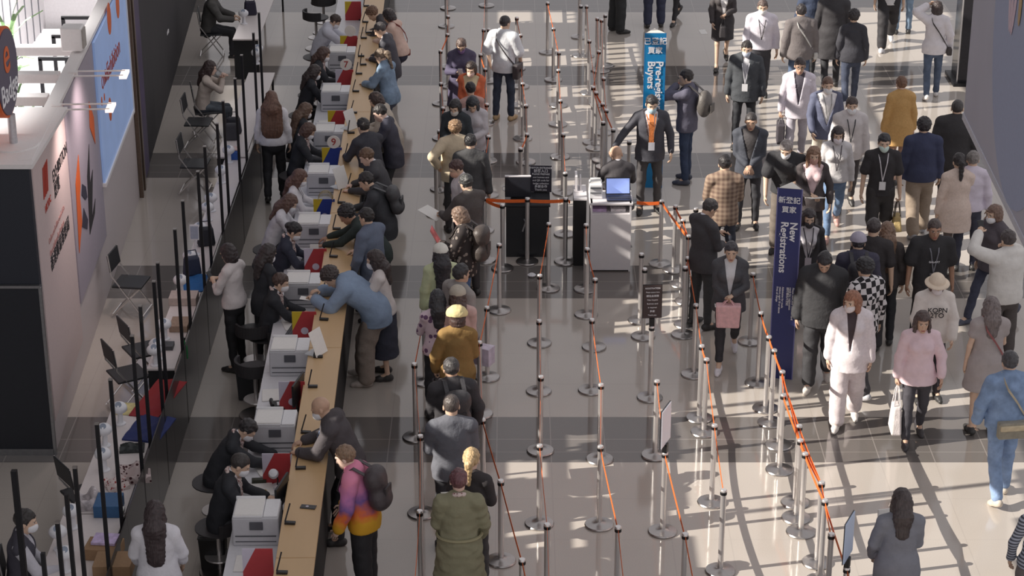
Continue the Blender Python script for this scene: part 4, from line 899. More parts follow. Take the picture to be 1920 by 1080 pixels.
for i, (x, y, wh, rot) in enumerate(((510, 742, 'beside the black desk telephone', .1), (500, 880, 'held down by the clerk bending low', .4), (516, 868, 'next to the clerk who bends low', -.3), (492, 918, 'in front of the clerk with slicked back hair', .2), (548, 610, 'before the clerk with short brown hair', .3), (560, 500, 'before the clerk in navy', .2), (580, 405, 'before the clerk in white with brown hair', .1), (590, 312, 'below the number nine disc', .2), (612, 232, 'before the clerk in black with a scarf', .2), (640, 96, 'before the clerk in pale grey', .1), (462, 1058, 'at the bottom end of the work desk', 0))):
    slab('paper_pile', f'small pile of white forms {wh}', 'papers', x, y, DZ, (.22, .30, .012), PAPER, rot, .002, group='piles of forms on the work desk')
KB = mat('keyboard_black', (40, 40, 44), .5, var=.1)
for i, (x, y, wh) in enumerate(((552, 622, 'before the clerk with short brown hair'), (572, 496, 'under the hands of the clerk in navy'), (585, 420, 'beside the blue and yellow panel'), (598, 318, 'before the clerk with long brown hair and white top'), (625, 165, 'under the hands of the clerk in black'))):
    t = thing('keyboard', f'black keyboard {wh}', 'keyboard', at(x, y, DZ) + Vector((0, 0, .014)), rad(80), 'keyboards on the work desk'); mb = MB(); mb.box((0, 0, .01), (.40, .14, .018)); mb.build('case', KB, t, bevel=.004); mb = MB()
    for r_ in range(4):
        for c_ in range(12): mb.box((-.18 + c_ * .0325, -.045 + r_ * .03, .021), (.026, .024, .006))
    mb.build('keys', DISP, t)
slab('sticky_notes', 'pad of yellow sticky notes in front of the slick haired clerk', 'notes', 492, 926, DZ, (.10, .09, .02), YELP, .3)
slab('tape_dispenser', 'black and green tape dispenser above the yellow sticky notes', 'dispenser', 486, 906, DZ, (.15, .06, .05), mat('olive_black', (44, 46, 30), .4), .1)
for x, y, lab in ((561, 752, 'black monitor seen edge on before a red divider panel'), (531, 948, 'black monitor seen edge on by the slick haired clerk')):
    p = at(x, y + 20, DZ); t = thing('monitor', lab, 'monitor', (p.x, p.y, DZ + .002), rad(78)); mb = MB(); mb.box((0, 0, .27), (.40, .025, .26)); mb.build('screen', DARKP, t, bevel=.006); mb = MB(); mb.box((0, .02, .10), (.05, .02, .18)); mb.box((0, .03, .006), (.20, .14, .012)); mb.build('stand', DARKP, t)
# stools and bins
STOOLM = mat('grey_stool', (62, 60, 62), .5, var=.05); stool0 = None; NST = [0]
def stool(loc, label, seat=.60, rz_=0):
    global stool0
    if stool0 is None:
        t = stool0 = thing('swivel_stool', label, 'stool', loc); mb = MB(); mb.lathe([(.05, .55), (.20, .56), (.235, .585), (.235, .60), (.19, .605), (.05, .592)], 24); mb.build('seat', STOOLM, t, smooth=True)
        mb = MB(); n = 14
        for k in range(n):
            a = rad(110 + 140 * k / (n - 1)); mb.box((.222 * math.cos(a), .222 * math.sin(a), .655), (.03, .07, .15), Matrix.Rotation(a, 3, 'Z'))
        mb.build('backrest', STOOLM, t, smooth=True)
        mb = MB(); mb.lathe([(.025, .03), (.025, .56)], 12); mb.build('pole', CHROME, t, smooth=True); mb = MB(); mb.lathe([(.22, 0), (.21, .015), (.04, .035)], 24); mb.build('base', STEEL, t, smooth=True)
        mb = MB(); mb.lathe([(.15, .20), (.155, .21), (.15, .22)], 20); mb.build('foot_ring', CHROME, t)
    else: t = dup(stool0, loc, None, label)
    t.rotation_euler = (0, 0, rz_); t['group'] = 'grey swivel stools behind the counter'; t.scale = (1, 1, seat / .60); return t
BINM = mat('bin_grey', (52, 54, 58), .5)
def bin_(px, py, lab, col_=BINM):
    t = thing('waste_bin', lab, 'bin', at(px, py)); mb = MB(); mb.box((0, 0, .19), (.24, .20, .38), taper=1.15); mb.build('body', col_, t, bevel=.015); mb = MB(); mb.box((0, 0, .384), (.285, .24, .012)); mb.build('rim', STOOLM, t, bevel=.004); mb = MB(); mb.box((0, 0, .388), (.235, .19, .012)); mb.build('bag', DARKP, t); return t
bin_(468, 745, 'dark grey waste bin behind the counter next to two empty stools'); bin_(402, 1062, 'black waste bin with a bag behind the slick haired clerk', DARKP)
for x, y, lab in ((477, 640, 'grey swivel stool pushed back from the clerk with short brown hair'), (478, 712, 'empty grey swivel stool beside the waste bin'), (592, 52, 'grey swivel stool behind the clerk in pale grey, lower of two'), (606, 24, 'grey swivel stool near the top edge behind the clerk in pale grey')):
    p = at(x, y - 20, .6); stool((p.x, p.y, 0), lab, rz_=random.uniform(0, 6))
# ---------------------------------------------------------------- back row of tables with the black partition
TT = .74; PXL = -3.83
BLK = mat('black_steel'); PANELM = mat('smoked_panel', (54, 52, 52), .30, var=.06)
t = thing('partition', 'long black partition of tall slim posts with dark low panels behind the white tables', 'partition', (0, 0, 0))
tops = [(108, 980), (140, 877), (175, 795), (217, 712), (250, 630), (281, 574), (300, 528), (312, 493), (335, 430), (355, 377), (375, 322), (387, 275), (402, 232), (413, 190), (424, 148), (435, 104), (444, 62), (452, 24)]
yy = []
for i, (x, y) in enumerate(tops):
    d = Vector((1, 0, 0)) * ((x - 960) / FPX) + _up * ((540 - y) / FPX) + _fw; k = (2.43 - CAMH) / d.z; yv = d.y * k; xv = PXL + (-.02 if i % 2 else .02); yy.append(yv)
    mb = MB(); mb.box((xv, yv, 1.215), (.035, .035, 2.43)); po_ = mb.build('post', BLK, t); mb = MB(); mb.box((xv, yv, 2.435), (.04, .04, .012)); mb.build('post_cap', STEEL, po_)
yy = [15.2, 16.2] + yy
for yv in yy[:2]: mb = MB(); mb.box((PXL, yv, 1.215), (.035, .035, 2.43)); mb.build('post', BLK, t)
for a, b in zip(yy, yy[1:]): mb = MB(); mb.box((PXL + .03, (a + b) / 2, .475), (.012, abs(b - a) - .005, .93)); mb.build('panel', PANELM, t)
q = at(26, 882, 2.43); mb = MB(); mb.box((q.x, q.y, 1.215), (.05, .05, 2.43)); tag(mb.build('post_pole', BLK), 'lone tall black post beside the seated man in a grey waistcoat', 'post')
CLB = mat('black_tablecloth', (28, 29, 32), .7, var=.1); WT = mat('white_table', (222, 214, 212), .4, var=.02)
tab = []
def table(y0, y1, x0, x1, lab):
    t = thing('side_table', lab, 'table', ((x0 + x1) / 2, (y0 + y1) / 2, 0)); w, l = x1 - x0, y1 - y0
    mb = MB(); mb.box((0, 0, TT - .015), (w, l, .03)); mb.build('table_top', WT, t, bevel=.005); mb = MB(); mb.box((0, -l / 2 + .03, TT / 2 - .02), (w - .02, .02, TT - .04)); mb.build('front_cloth', CLB, t)
    for sx in (-1, 1):
        for sy in (-1, 1): mb = MB(); mb.box((sx * (w / 2 - .04), sy * (l / 2 - .06), TT / 2 - .015), (.035, .035, TT - .03)); mb.build('leg', BLK, t)
    return t
F1 = at(275, 691, TT); F2 = at(405, 294, TT); F3 = at(436, 73, TT)
table(15.6, 18.9, -4.52, -3.90, 'white side table with the brown box at the bottom of the photo'); table(18.93, F1.y - .9, -4.45, -3.90, 'white side table strewn with red, navy and patterned cloth')
table(F1.y, F2.y - .06, F1.x, -3.90, 'white side table with a black front and a blue cloth on it'); table(F2.y, F2.y + 4.2, F2.x, F2.x + .44, 'white side table with a black front and a blue box on it'); table(F3.y, F3.y + 4.5, F3.x, F3.x + .45, 'white side table with a black front near the top edge')
# folding chairs
CHM = mat('chair_black', (46, 47, 50), .55, var=.06); ch0 = None
def chair(px, py, rzd, lab, p=None):
    global ch0
    p = p or at(px, py, .45)
    if ch0 is None:
        t = ch0 = thing('folding_chair', lab, 'chair', (p.x, p.y, 0)); mb = MB(); mb.box((0, 0, .445), (.42, .40, .03)); mb.build('seat', CHM, t, bevel=.012)
        mb = MB(); mb.box((0, -.215, .76), (.42, .02, .24), Matrix.Rotation(.12, 3, 'X')); mb.build('backrest', CHM, t, bevel=.008)
        for sx in (-1, 1):
            mb = MB(); mb.tube([(sx * .20, -.225, .88), (sx * .20, -.195, .60), (sx * .20, .20, .02)], .011, 6); mb.build('leg', CHROME, t, smooth=True); mb = MB(); mb.tube([(sx * .185, .17, .43), (sx * .185, -.24, .02)], .011, 6); mb.build('leg', CHROME, t, smooth=True)
        mb = MB(); mb.tube([(-.20, .19, .05), (.20, .19, .05)], .010, 6); mb.build('crossbar', CHROME, t, smooth=True); mb = MB(); mb.tube([(-.185, -.22, .05), (.185, -.22, .05)], .010, 6); mb.build('crossbar', CHROME, t, smooth=True)
    else: t = dup(ch0, (p.x, p.y, 0), None, lab)
    t.rotation_euler = (0, 0, rad(rzd)); t['group'] = 'black folding chairs by the side tables'; return t
chair(246, 528, -98, 'black folding chair standing alone by the pale booth wall'); chair(268, 655, -60, 'black folding chair, farther of the two tilted ones by the cloth covered table'); chair(240, 700, -60, 'black folding chair, nearer of the two tilted ones by the cloth covered table')
chair(160, 925, -55, 'black folding chair with its back to the patterned scarf heap'); chair(372, 228, -92, 'empty black folding chair directly in front of the seated woman in beige'); chair(366, 306, -92, 'empty black folding chair beside the blue box table')
def on_table(p, m=.09):
    lo, hi = (-4.52, -3.9) if p.y < 18.9 else (-4.45, -3.9) if p.y < F1.y - .9 else (F1.x, -3.9) if p.y < F2.y else (F2.x, F2.x + .44) if p.y < F3.y else (F3.x, F3.x + .45)
    y = p.y
    for a, b in ((F1.y - .9, F1.y), (F2.y - .06, F2.y)):
        if a - m < y < b + m: y = a - m if y < (a + b) / 2 else b + m
    return Vector((min(max(p.x, lo + m), hi - m), y, p.z))
# desk scanners with white heads
sc0 = None
SC = [(255, 674, 'with its cable hanging by the tilted chairs'), (262, 712, 'behind a tall post by the tilted chairs'), (226, 795, 'by the yellow printed sheet'), (182, 836, 'behind the third tall post from the bottom'), (196, 882, 'by the black chair back'), (137, 990, 'by the brown cable table'), (112, 1030, 'beside the seated man in a waistcoat'), (126, 1070, 'at the bottom edge of the photo'), (316, 552, 'by the blue cloth'), (300, 636, 'on the end of the blue cloth table'), (346, 506, 'by the woman holding a phone at the partition'), (358, 414, 'by the white tablet stand'), (381, 396, 'behind the black fronted table'), (394, 343, 'under the black fronted table edge'), (372, 452, 'by the white tablet stand foot'), (394, 305, 'by the empty chair and blue box'), (432, 120, 'in front of the woman in beige'), (452, 112, 'behind the woman in beige by the posts'), (455, 45, 'before the seated person at the top edge')]
for i, (x, y, wh) in enumerate(SC):
    p = at(x, y, TT)
    if sc0 is None:
        t = sc0 = thing('desk_scanner', '', 'scanner', p); mb = MB(); mb.lathe([(.06, 0), (.06, .012), (.02, .02)], 16); mb.build('base', WPL, t, smooth=True); mb = MB(); mb.tube([(0, 0, .01), (0, .02, .10), (0, .01, .17)], [.032, .026, .034], 10); mb.build('stem', WPL, t, smooth=True)
        mb = MB(); sh_ = None; mb.lathe([(.02, -.055), (.06, -.05), (.088, -.02), (.09, .015), (.07, .045), (.03, .058), (.005, .06)], 18, M=Matrix.Translation((0, -.01, .20)) @ Matrix.Rotation(.35, 4, 'X') @ Matrix.Diagonal((1, .85, 1, 1))); sh_ = mb.build('scanner_head', WPL, t, smooth=True); mb = MB(); mb.lathe([(.035, .0), (.035, .012)], 16, M=Matrix.Translation((0, -.035, .245)) @ Matrix.Rotation(.7, 4, 'X')); mb.build('window', mat('pale_blue_glass', (150, 160, 176), .2), sh_)
    else: t = dup(sc0)
    p = on_table(p); t.location = (p.x, p.y, TT + .001); t['label'] = f'white round headed scanner on a stem, {wh}'; t['group'] = 'white scanners on the side tables'
p = on_table(at(333, 478, TT)); t = thing('tablet_stand', 'white tablet on a thin stand at the rear of the side tables', 'tablet', (p.x, p.y, TT + .001)); mb = MB(); mb.tube([(0, 0, 0), (0, 0, .22)], .012, 8); mb.lathe([(.06, 0), (.06, .012)], 14); mb.build('stand', WPL, t); mb = MB(); mb.box((0, -.01, .32), (.12, .014, .21), Matrix.Rotation(-.1, 3, 'X')); mb.build('tablet', WPL, t, bevel=.006); mb = MB(); mb.box((0, -.019, .32), (.10, .004, .17), Matrix.Rotation(-.1, 3, 'X')); mb.build('screen', mat('tablet_screen', (170, 178, 196), .3), t)
def cloth(name, lab, px, py, size, m, rz_=0, amp=.02, z=TT):
    p = at(px, py, z); n = 12; vs = []; r = random.Random(int(px)); q = [r.uniform(0, 6) for _ in range(4)]
    for s_ in (0, 1):
        for i in range(n + 1):
            for j in range(n + 1):
                u, v = i / n - .5, j / n - .5; hgt = amp * (1.1 + math.sin(9 * u + q[0] + 2 * math.sin(5 * v + q[1])) * math.cos(7 * v + q[2])) * (1 - .5 * (abs(u) + abs(v)))
                vs.append((u * size[0], v * size[1], (hgt + .006) if s_ else .001))
    N_ = (n + 1) ** 2; fs = []
    for i in range(n):
        for j in range(n):
            a = i * (n + 1) + j; fs.append((a, a + 1, a + n + 2, a + n + 1)); fs.append((N_ + a, N_ + a + n + 1, N_ + a + n + 2, N_ + a + 1))
    for i in range(n):
        for a, b in ((i, i + 1), ((n * (n + 1)) + i + 1, n * (n + 1) + i), ((i + 1) * (n + 1), i * (n + 1)), (i * (n + 1) + n, (i + 1) * (n + 1) + n)): fs.append((a, b, b + N_, a + N_)[::-1])
    mb = MB(); mb.add(vs, fs); o = mb.build(name, m, None, smooth=True); o.location = (p.x, p.y, z + .001); o.rotation_euler = (0, 0, rz_); return tag(o, lab, 'cloth')
cloth('folded_cloth', 'dark red cloth with navy stripes spread on the side table', 297, 748, (.34, .95), pattern_mat('red_striped_cloth', 'stripe', (150, 40, 44), (52, 40, 96), .6), -.2, .015); cloth('folded_cloth', 'navy blue cloth lying below the dark red one', 280, 806, (.40, .60), mat('navy_cloth', (38, 50, 104), .8, bump=.2), -.2, .02)
cloth('folded_cloth', 'bright blue cloth on the black fronted side table', 368, 532, (.34, .55), mat('blue_cloth', (36, 98, 160), .8, bump=.2), .05, .015); cloth('scarf_heap', 'heap of black, white and red patterned scarves on the side table', 252, 893, (.34, .36), pattern_mat('scarf_print', 'spots', (196, 180, 178), (70, 34, 38), 22), .2, .07); cloth('scarf_heap', 'small red and white scarf beside the larger scarf heap', 218, 912, (.22, .24), pattern_mat('scarf_print_red', 'spots', (214, 200, 196), (150, 50, 52), 26), .5, .05)
cloth('plastic_bag', 'crumpled clear plastic bag with headsets on the side table', 170, 945, (.26, .30), mat('crumpled_film', (196, 188, 190), .25, var=.4, scale=14), .2, .09); cloth('headset_tangle', 'tangle of black headset cables on the white table', 248, 843, (.26, .18), mat('cable_black', (44, 50, 50), .4, var=.4), .1, .04)
slab('printed_sheet', 'yellow and green printed sheet at the end of the cloth covered table', 'sheet', 252, 768, TT, (.44, .30, .006), mat('yellow_print', (214, 200, 140), .6, var=.25, scale=9), -.1)
slab('cardboard_box', 'brown cardboard box at the bottom of the side table', 'box', 215, 1072, TT, (.36, .30, .14), mat('cardboard', (150, 120, 90), .8, var=.06), 0); slab('cardboard_box', 'shallow brown box of lilac leaflets on the side table', 'box', 196, 1040, TT, (.34, .26, .12), mat('cardboard'), -.1)
slab('leaflet_bundle', 'bundle of lilac leaflets lying in the shallow brown box', 'leaflets', 198, 1014, TT + .122, (.24, .20, .03), mat('lilac_print2', (196, 178, 214), .6, var=.25, scale=20), -.1); slab('file_box', 'blue file box on the table behind a tall post', 'box', 205, 958, TT, (.26, .30, .13), mat('file_blue', (52, 96, 140), .5), 0); slab('card_pack', 'small white card pack beside the blue file box', 'cards', 224, 962, TT, (.10, .10, .05), PAPER, 0)
slab('storage_box', 'bright blue plastic box on the black fronted table', 'box', 440, 296, TT, (.15, .20, .12), mat('box_blue', (48, 92, 170), .4), 0); slab('leaflet_bundle', 'pinkish leaflets lying on top of the bright blue plastic box', 'leaflets', 440, 280, TT + .124, (.14, .16, .02), mat('pinkish_print', (206, 180, 176), .6, var=.2, scale=30), .1)
slab('cash_box', 'dark grey tray box on the blue cloth table', 'box', 307, 652, TT, (.24, .16, .05), mat('dark_grey_box', (74, 76, 80), .5), 0); slab('office_machine', 'pale beige office machine under the blue cloth', 'machine', 345, 566, TT, (.34, .26, .10), mat('beige_machine', (190, 174, 166), .5), 0); slab('paper_pile', 'stack of brown wrapped brochures on the blue cloth table', 'papers', 338, 614, TT, (.22, .3, .08), mat('brown_wrap', (160, 136, 118), .7, var=.15), 0)
p = at(347, 672, TT); t = thing('green_bottle', 'green bottle standing at the end of the blue cloth table', 'bottle', (p.x, p.y, TT + .001)); mb = MB(); mb.lathe([(.036, 0), (.038, .01), (.038, .15), (.014, .21), (.014, .24)], 14); mb.build('body', mat('bottle_green', (46, 110, 66), .2), t, smooth=True); mb = MB(); mb.lathe([(.017, .24), (.017, .262)], 12); mb.build('cap', DARKP, t)
for i, (x, y, wh, c) in enumerate(((416, 250, 'behind the empty chair', (52, 52, 60)), (432, 262, 'by the blue plastic box', (60, 60, 66)), (452, 28, 'at the top edge by the posts', (44, 40, 60)), (395, 460, 'hung by the posts near the woman in white', (40, 42, 50)), (322, 516, 'draped by the tablet stand', (52, 58, 78)))):
    p = on_table(at(x, y, TT), .14); t = thing('shoulder_bag', f'dark bag on the side table {wh}', 'bag', (p.x, p.y, TT + .001), .1 * i); mb = MB(); mb.box((0, 0, .13), (.24, .12, .26), taper=.8); b_ = mb.build('body', mat(f'bag_dark_{i}', c, .6), t, bevel=.03); mb = MB(); mb.tube([(-.08, 0, .25), (-.06, 0, .34), (.06, 0, .34), (.08, 0, .25)], .008, 6); mb.build('handle', mat(f'bag_dark_{i}'), t)
# ---------------------------------------------------------------- podiums and totems
WPOD = mat('white_laminate', (226, 222, 224), .4, var=.015); w0, w1 = at(1106, 509), at(1181, 506); ww = w1.x - w0.x; wd = .50; top = ray_plane(1140, 381, w0, Vector((0, -1, 0))).z
t = thing('white_podium', 'white welcome podium with an open shelf, carrying a laptop', 'podium', ((w0.x + w1.x) / 2, w0.y + wd / 2, 0)); shz = ray_plane(1140, 402, w0, Vector((0, -1, 0))).z
mb = MB(); mb.box((0, -wd / 2 + .012, shz / 2 + .01), (ww - .03, .02, shz - .02)); mb.build('front_panel', WPOD, t)
for sx in (-1, 1): mb = MB(); mb.box((sx * (ww / 2 - .012), 0, top / 2), (.024, wd, top)); mb.build('side_panel', WPOD, t)
mb = MB(); mb.box((0, 0, top - .015), (ww + .04, wd + .02, .03)); mb.build('top', WPOD, t, bevel=.004); mb = MB(); mb.box((0, 0, shz), (ww - .05, wd - .03, .02)); mb.build('shelf', WPOD, t); mb = MB(); mb.box((0, wd / 2 - .01, top / 2), (ww - .05, .02, top - .04)); mb.build('back_panel', DARKP, t)
for k, (dx, c, lab) in enumerate(((-.16, 'sheet_lilac', 'lilac leaflets stacked in the podium shelf on one side'), (.10, 'sheet_white', 'white leaflets stacked in the middle of the podium shelf'))):
    mb = MB(); mb.box((0, 0, .02), (.20, .24, .04)); o = mb.build('leaflet_stack', mat(c, (196, 170, 206) if k == 0 else (232, 226, 228), .6, var=.2, scale=30)); o.location = t.location + Vector((dx, -.06, shz + .0115)); tag(o, lab, 'leaflets')
lp = Vector((at(1160, 372, top).x, at(1160, 372, top).y, top + .002))
l = thing('laptop', 'open laptop with a pale blue screen on the white podium', 'laptop', lp, rad(2)); mb = MB(); mb.box((0, -.01, .009), (.34, .23, .016)); mb.build('base', mat('laptop_navy', (52, 54, 72), .4), l, bevel=.004); mb = MB(); mb.box((0, .15, .125), (.34, .012, .235), Matrix.Rotation(-.25, 3, 'X')); ld_ = mb.build('lid', DARKP, l, bevel=.004)
mb = MB(); mb.box((0, .143, .126), (.315, .004, .205), Matrix.Rotation(-.25, 3, 'X')); mb.build('screen', mat('lit_screen', (140, 160, 222), .3, emit=.75, var=.02), ld_); mb = MB(); mb.box((0, -.01, .0185), (.29, .11, .003)); mb.build('keys', KB, l)
p = at(1117, 372, top); l = thing('badge_printer', 'small grey badge printer with paper slots on the white podium', 'printer', (p.x, p.y + .1, top + .002)); mb = MB(); mb.box((0, 0, .10), (.19, .26, .20), taper=.92); mb.build('body', GREYT, l, bevel=.012); mb = MB(); mb.box((0, -.12, .16), (.15, .05, .02)); mb.box((0, -.13, .09), (.15, .03, .012)); mb.build('slot', DISP, l); mb = MB(); mb.box((0, .02, .215), (.14, .14, .012), Matrix.Rotation(.15, 3, 'X')); mb.build('paper', PAPER, l)
def info_board(name, lab, loc, w, h, lines, tilt, rzr, cat='sign', bg_=(42, 40, 54)):
    t = thing(name, lab, cat, loc, rzr); R = Matrix.Rotation(-tilt, 4, 'X'); mb = MB(); mb.box((0, 0, h / 2), (w, .012, h), None); o = mb.build('board', mat('board_' + name, bg_, .4), t); o.matrix_basis = R
    for i, (txt, sz) in enumerate(lines):
        q = wall_text(txt, 0, 0, sz, WHI, t, align='CENTER'); q.parent = t; q.matrix_basis = R @ Matrix.Translation((0, -.009, h - (i + .75) * h / (len(lines) + .5))) @ Matrix.Rotation(PI / 2, 4, 'X')
    mb = MB(); mb.box((0, .04, .008), (w * .6, .14, .014)); mb.build('foot', DARKP, t); return t
p = at(1152, 340, top); info_board('info_board', 'small dark information board with white lines standing behind the laptop', (p.x, p.y + .05, top + .002), .22, .22, [('Registration', .05), ('Hotline', .03), ('3700 3900', .035), ('www', .04), ('Please show', .03), ('your badge', .03)], .15, rad(8))
b0, b1 = at(1078, 502), at(1101, 502); bx = MB(); t = thing('black_cabinet', 'narrow black cabinet with a white top beside the white podium', 'cabinet', ((b0.x + b1.x) / 2 - .02, b0.y + .32, 0)); mb = MB(); mb.box((0, 0, top / 2 - .02), (.17, .50, top - .04)); mb.build('body', BLACKL, t, bevel=.004); mb = MB(); mb.box((0, 0, top - .015), (.18, .54, .03)); mb.build('top', WPOD, t)
cq = t.location; l = thing('card_holder', 'white upright leaflet holder on the side of the podium', 'holder', (cq.x - .02, cq.y + .10, top + .002)); mb = MB(); mb.box((-.03, 0, .11), (.03, .24, .22)); mb.box((.03, 0, .09), (.012, .2, .18)); mb.box((0, 0, .006), (.12, .26, .012)); mb.build('body', WPOD, l)
b0, b1 = at(949, 482), at(1029, 480); bt = ray_plane(990, 384, b0, Vector((0, -1, 0))).z; t = thing('black_podium', 'black welcome podium to the side of the white one', 'podium', ((b0.x + b1.x) / 2, b0.y + .25, 0)); bw = b1.x - b0.x
mb = MB(); mb.box((0, 0, bt / 2 - .02), (bw, .5, bt - .04)); mb.build('body', mat('podium_black', (36, 38, 42), .35, var=.05), t, bevel=.006); mb = MB(); mb.box((0, 0, bt - .015), (bw + .03, .53, .03)); mb.build('top', mat('podium_black'), t, bevel=.004); mb = MB(); mb.box((-.05, -.252, .45), (.02, .006, .14), Matrix.Rotation(.3, 3, 'Y')); mb.box((-.02, -.252, .5), (.012, .006, .16), Matrix.Rotation(-.4, 3, 'Y')); mb.build('scratch_mark', mat('grey_print', (150, 150, 152), .6), t)
p = at(971, 372, bt); l = thing('monitor', 'black monitor with a pale top edge on the black podium, its back turned', 'monitor', (p.x, p.y, bt + .002)); mb = MB(); mb.box((0, 0, .17), (.36, .03, .30)); mb.build('back_shell', mat('navy_black', (40, 42, 50), .4), l, bevel=.008); mb = MB(); mb.box((0, .01, .325), (.36, .05, .012)); mb.build('top_edge', WPOD, l); mb = MB(); mb.box((0, .03, .01), (.2, .16, .018)); mb.build('foot', DARKP, l); mb = MB(); mb.tube([(-.18, .02, .10), (-.215, .02, .12), (-.22, .02, .16), (-.18, .02, .17)], .008, 6); mb.build('cable', WPL, l)
p = at(1014, 362, bt); info_board('notice_board', 'dark notice board covered in white text beside the black podium monitor', (p.x, p.y + .04, bt + .002), .30, .38, [('VISITOR ENTRANCE', .034), ('訪客入口', .05), ('PLEASE PREPARE', .034), ('your business card', .03), ('and QR code for', .034), ('badge collection', .034), ('多謝合作', .045), ('Thank you', .04)], .12, rad(-3))
# totems: triangular printed columns
def totem(name, lab, bl, br, py_top, col1, col2, rows, edge):
    P0, P1 = at(*bl), at(*br); H_ = ray_plane((bl[0] + br[0]) / 2, py_top, P0, Vector((0, -1, 0))).z; sd = (P1 - P0).length; ang = math.atan2((P1 - P0).y, (P1 - P0).x)
    t = thing(name, lab, 'sign', P0, ang); tri = [(0, 0), (sd, 0), (sd * .5, sd * .86)]
    mb = MB(); mb.prism(tri, H_ - .004); mb.build('column', mat('print_' + name, col1, .35, var=.06, scale=1.2), t)
    mb = MB(); mb.prism([(.01, .005), (sd - .01, .005), (sd * .5, sd * .86 - .015)], .006, Matrix.Translation((0, 0, H_ - .003))); mb.build('top_cap', mat('totem_cap', (226, 222, 214), .5, var=.02), t)
    mb = MB(); mb.box((sd + .004, .005, H_ / 2), (.012, .012, H_)); mb.box((-.004, .005, H_ / 2), (.012, .012, H_)); mb.build('edge_strip', mat('edge_' + name, edge, .4), t)
    for (txt, x, z, sz, rot) in rows:
        o = wall_text(txt, 0, 0, sz, WHI, t, align='CENTER' if not rot else 'LEFT', bold=.02 if sz > .1 else .012); o.parent = t; o.matrix_basis = Matrix.Translation((x * sd, -.006, H_ - z)) @ Matrix.Rotation(PI / 2, 4, 'X') @ Matrix.Rotation(-PI / 2 if rot else 0, 4, 'Z')
    return t, H_
totem('blue_totem', 'bright blue triangular totem reading Pre-registered Buyers', (1203, 352), (1240, 352), 62, (30, 132, 190), None, [('已登記', .5, .13, .115, 0), ('買家', .5, .27, .11, 0), ('Pre-registered', .72, .43, .155, 1), ('Buyers', .32, .43, .155, 1)], (40, 120, 180))
totem('navy_totem', 'navy triangular totem reading New Registrations', (1441, 708), (1484, 712), 352, (44, 52, 110), None, [('新登記', .5, .15, .088, 0), ('買家', .5, .27, .088, 0), ('New', .72, .42, .125, 1), ('Registrations', .34, .42, .125, 1), ('Please have your business card', .86, 1.26, .034, 1), ('ready for registration', .74, 1.26, .034, 1), ('請準備名片登記', .62, 1.26, .034, 1), ('Admission for trade', .42, 1.26, .034, 1), ('visitors aged 18 or above', .30, 1.26, .034, 1), ('Free of charge', .18, 1.26, .034, 1)], (120, 120, 170))
# sign boards on posts
def post_sign(po, lab, w, h, rzd, face, m, txt=None):
    t = thing('post_sign', lab, 'sign', (po.location.x, po.location.y, PH + .004), rad(rzd)); mb = MB(); mb.box((0, 0, .05), (.06, .05, .10)); mb.build('clamp', DARKP, t); mb = MB(); mb.box((0, -.0, .10 + h / 2), (w, .012, h)); mb.build('board', m, t); mb = MB(); mb.box((0, .009, .10 + h / 2), (w + .012, .008, h + .012)); mb.build('backing', DARKP, t)
    for i, (s_, z) in enumerate(txt or []):
        o = wall_text(s_, 0, 0, z, WHI, t, align='CENTER'); o.parent = t; o.matrix_basis = Matrix.Translation((0, -.010, .10 + h - (i + .8) * h / (len(txt) + .6))) @ Matrix.Rotation(PI / 2, 4, 'X')
post_sign(POSTS['M3'][3], 'dark notice sign with small white lines on a belt post', .22, .42, 4, 1, mat('dark_brown_sign', (70, 58, 58), .5), [('REGISTRATION', .026), ('Please queue here', .022), ('請在此排隊', .03), ('New buyers', .026), ('Business card', .024), ('is required', .024), ('多謝', .03), ('Thank you', .024)])
post_sign(POSTS['M3'][1], 'white sign board seen edge on, on a belt post', .30, .42, 68, 1, mat('white_sign_face', (240, 240, 248), .4, var=.01)); post_sign(POSTS['R2'][0], 'pale blue sign board seen edge on, beside the crowded belt posts', .30, .42, 66, 1, mat('pale_blue_sign', (196, 212, 240), .4, var=.01))
p = at(997, 519); mb = MB(); mb.lathe([(.0, .0), (.05, .012), (.06, .03), (.03, .05), (.0, .055)], 9); o = mb.build('crumpled_tissue', mat('tissue', (232, 232, 236), .8, bump=.8), smooth=True); o.location = (p.x, p.y, .001); tag(o, 'crumpled white tissue on the floor by the black podium', 'tissue')
# ---------------------------------------------------------------- the people
BK, CH, NV = (40, 41, 46), (58, 58, 64), (44, 50, 72)
HB, HBR, HDB = (34, 29, 28), (84, 56, 42), (56, 40, 34)
WSH = dict(c=(232, 230, 236)); MW = (236, 236, 240); MB_ = (176, 204, 222)
SUITP = dict(shoe=(30, 28, 28))
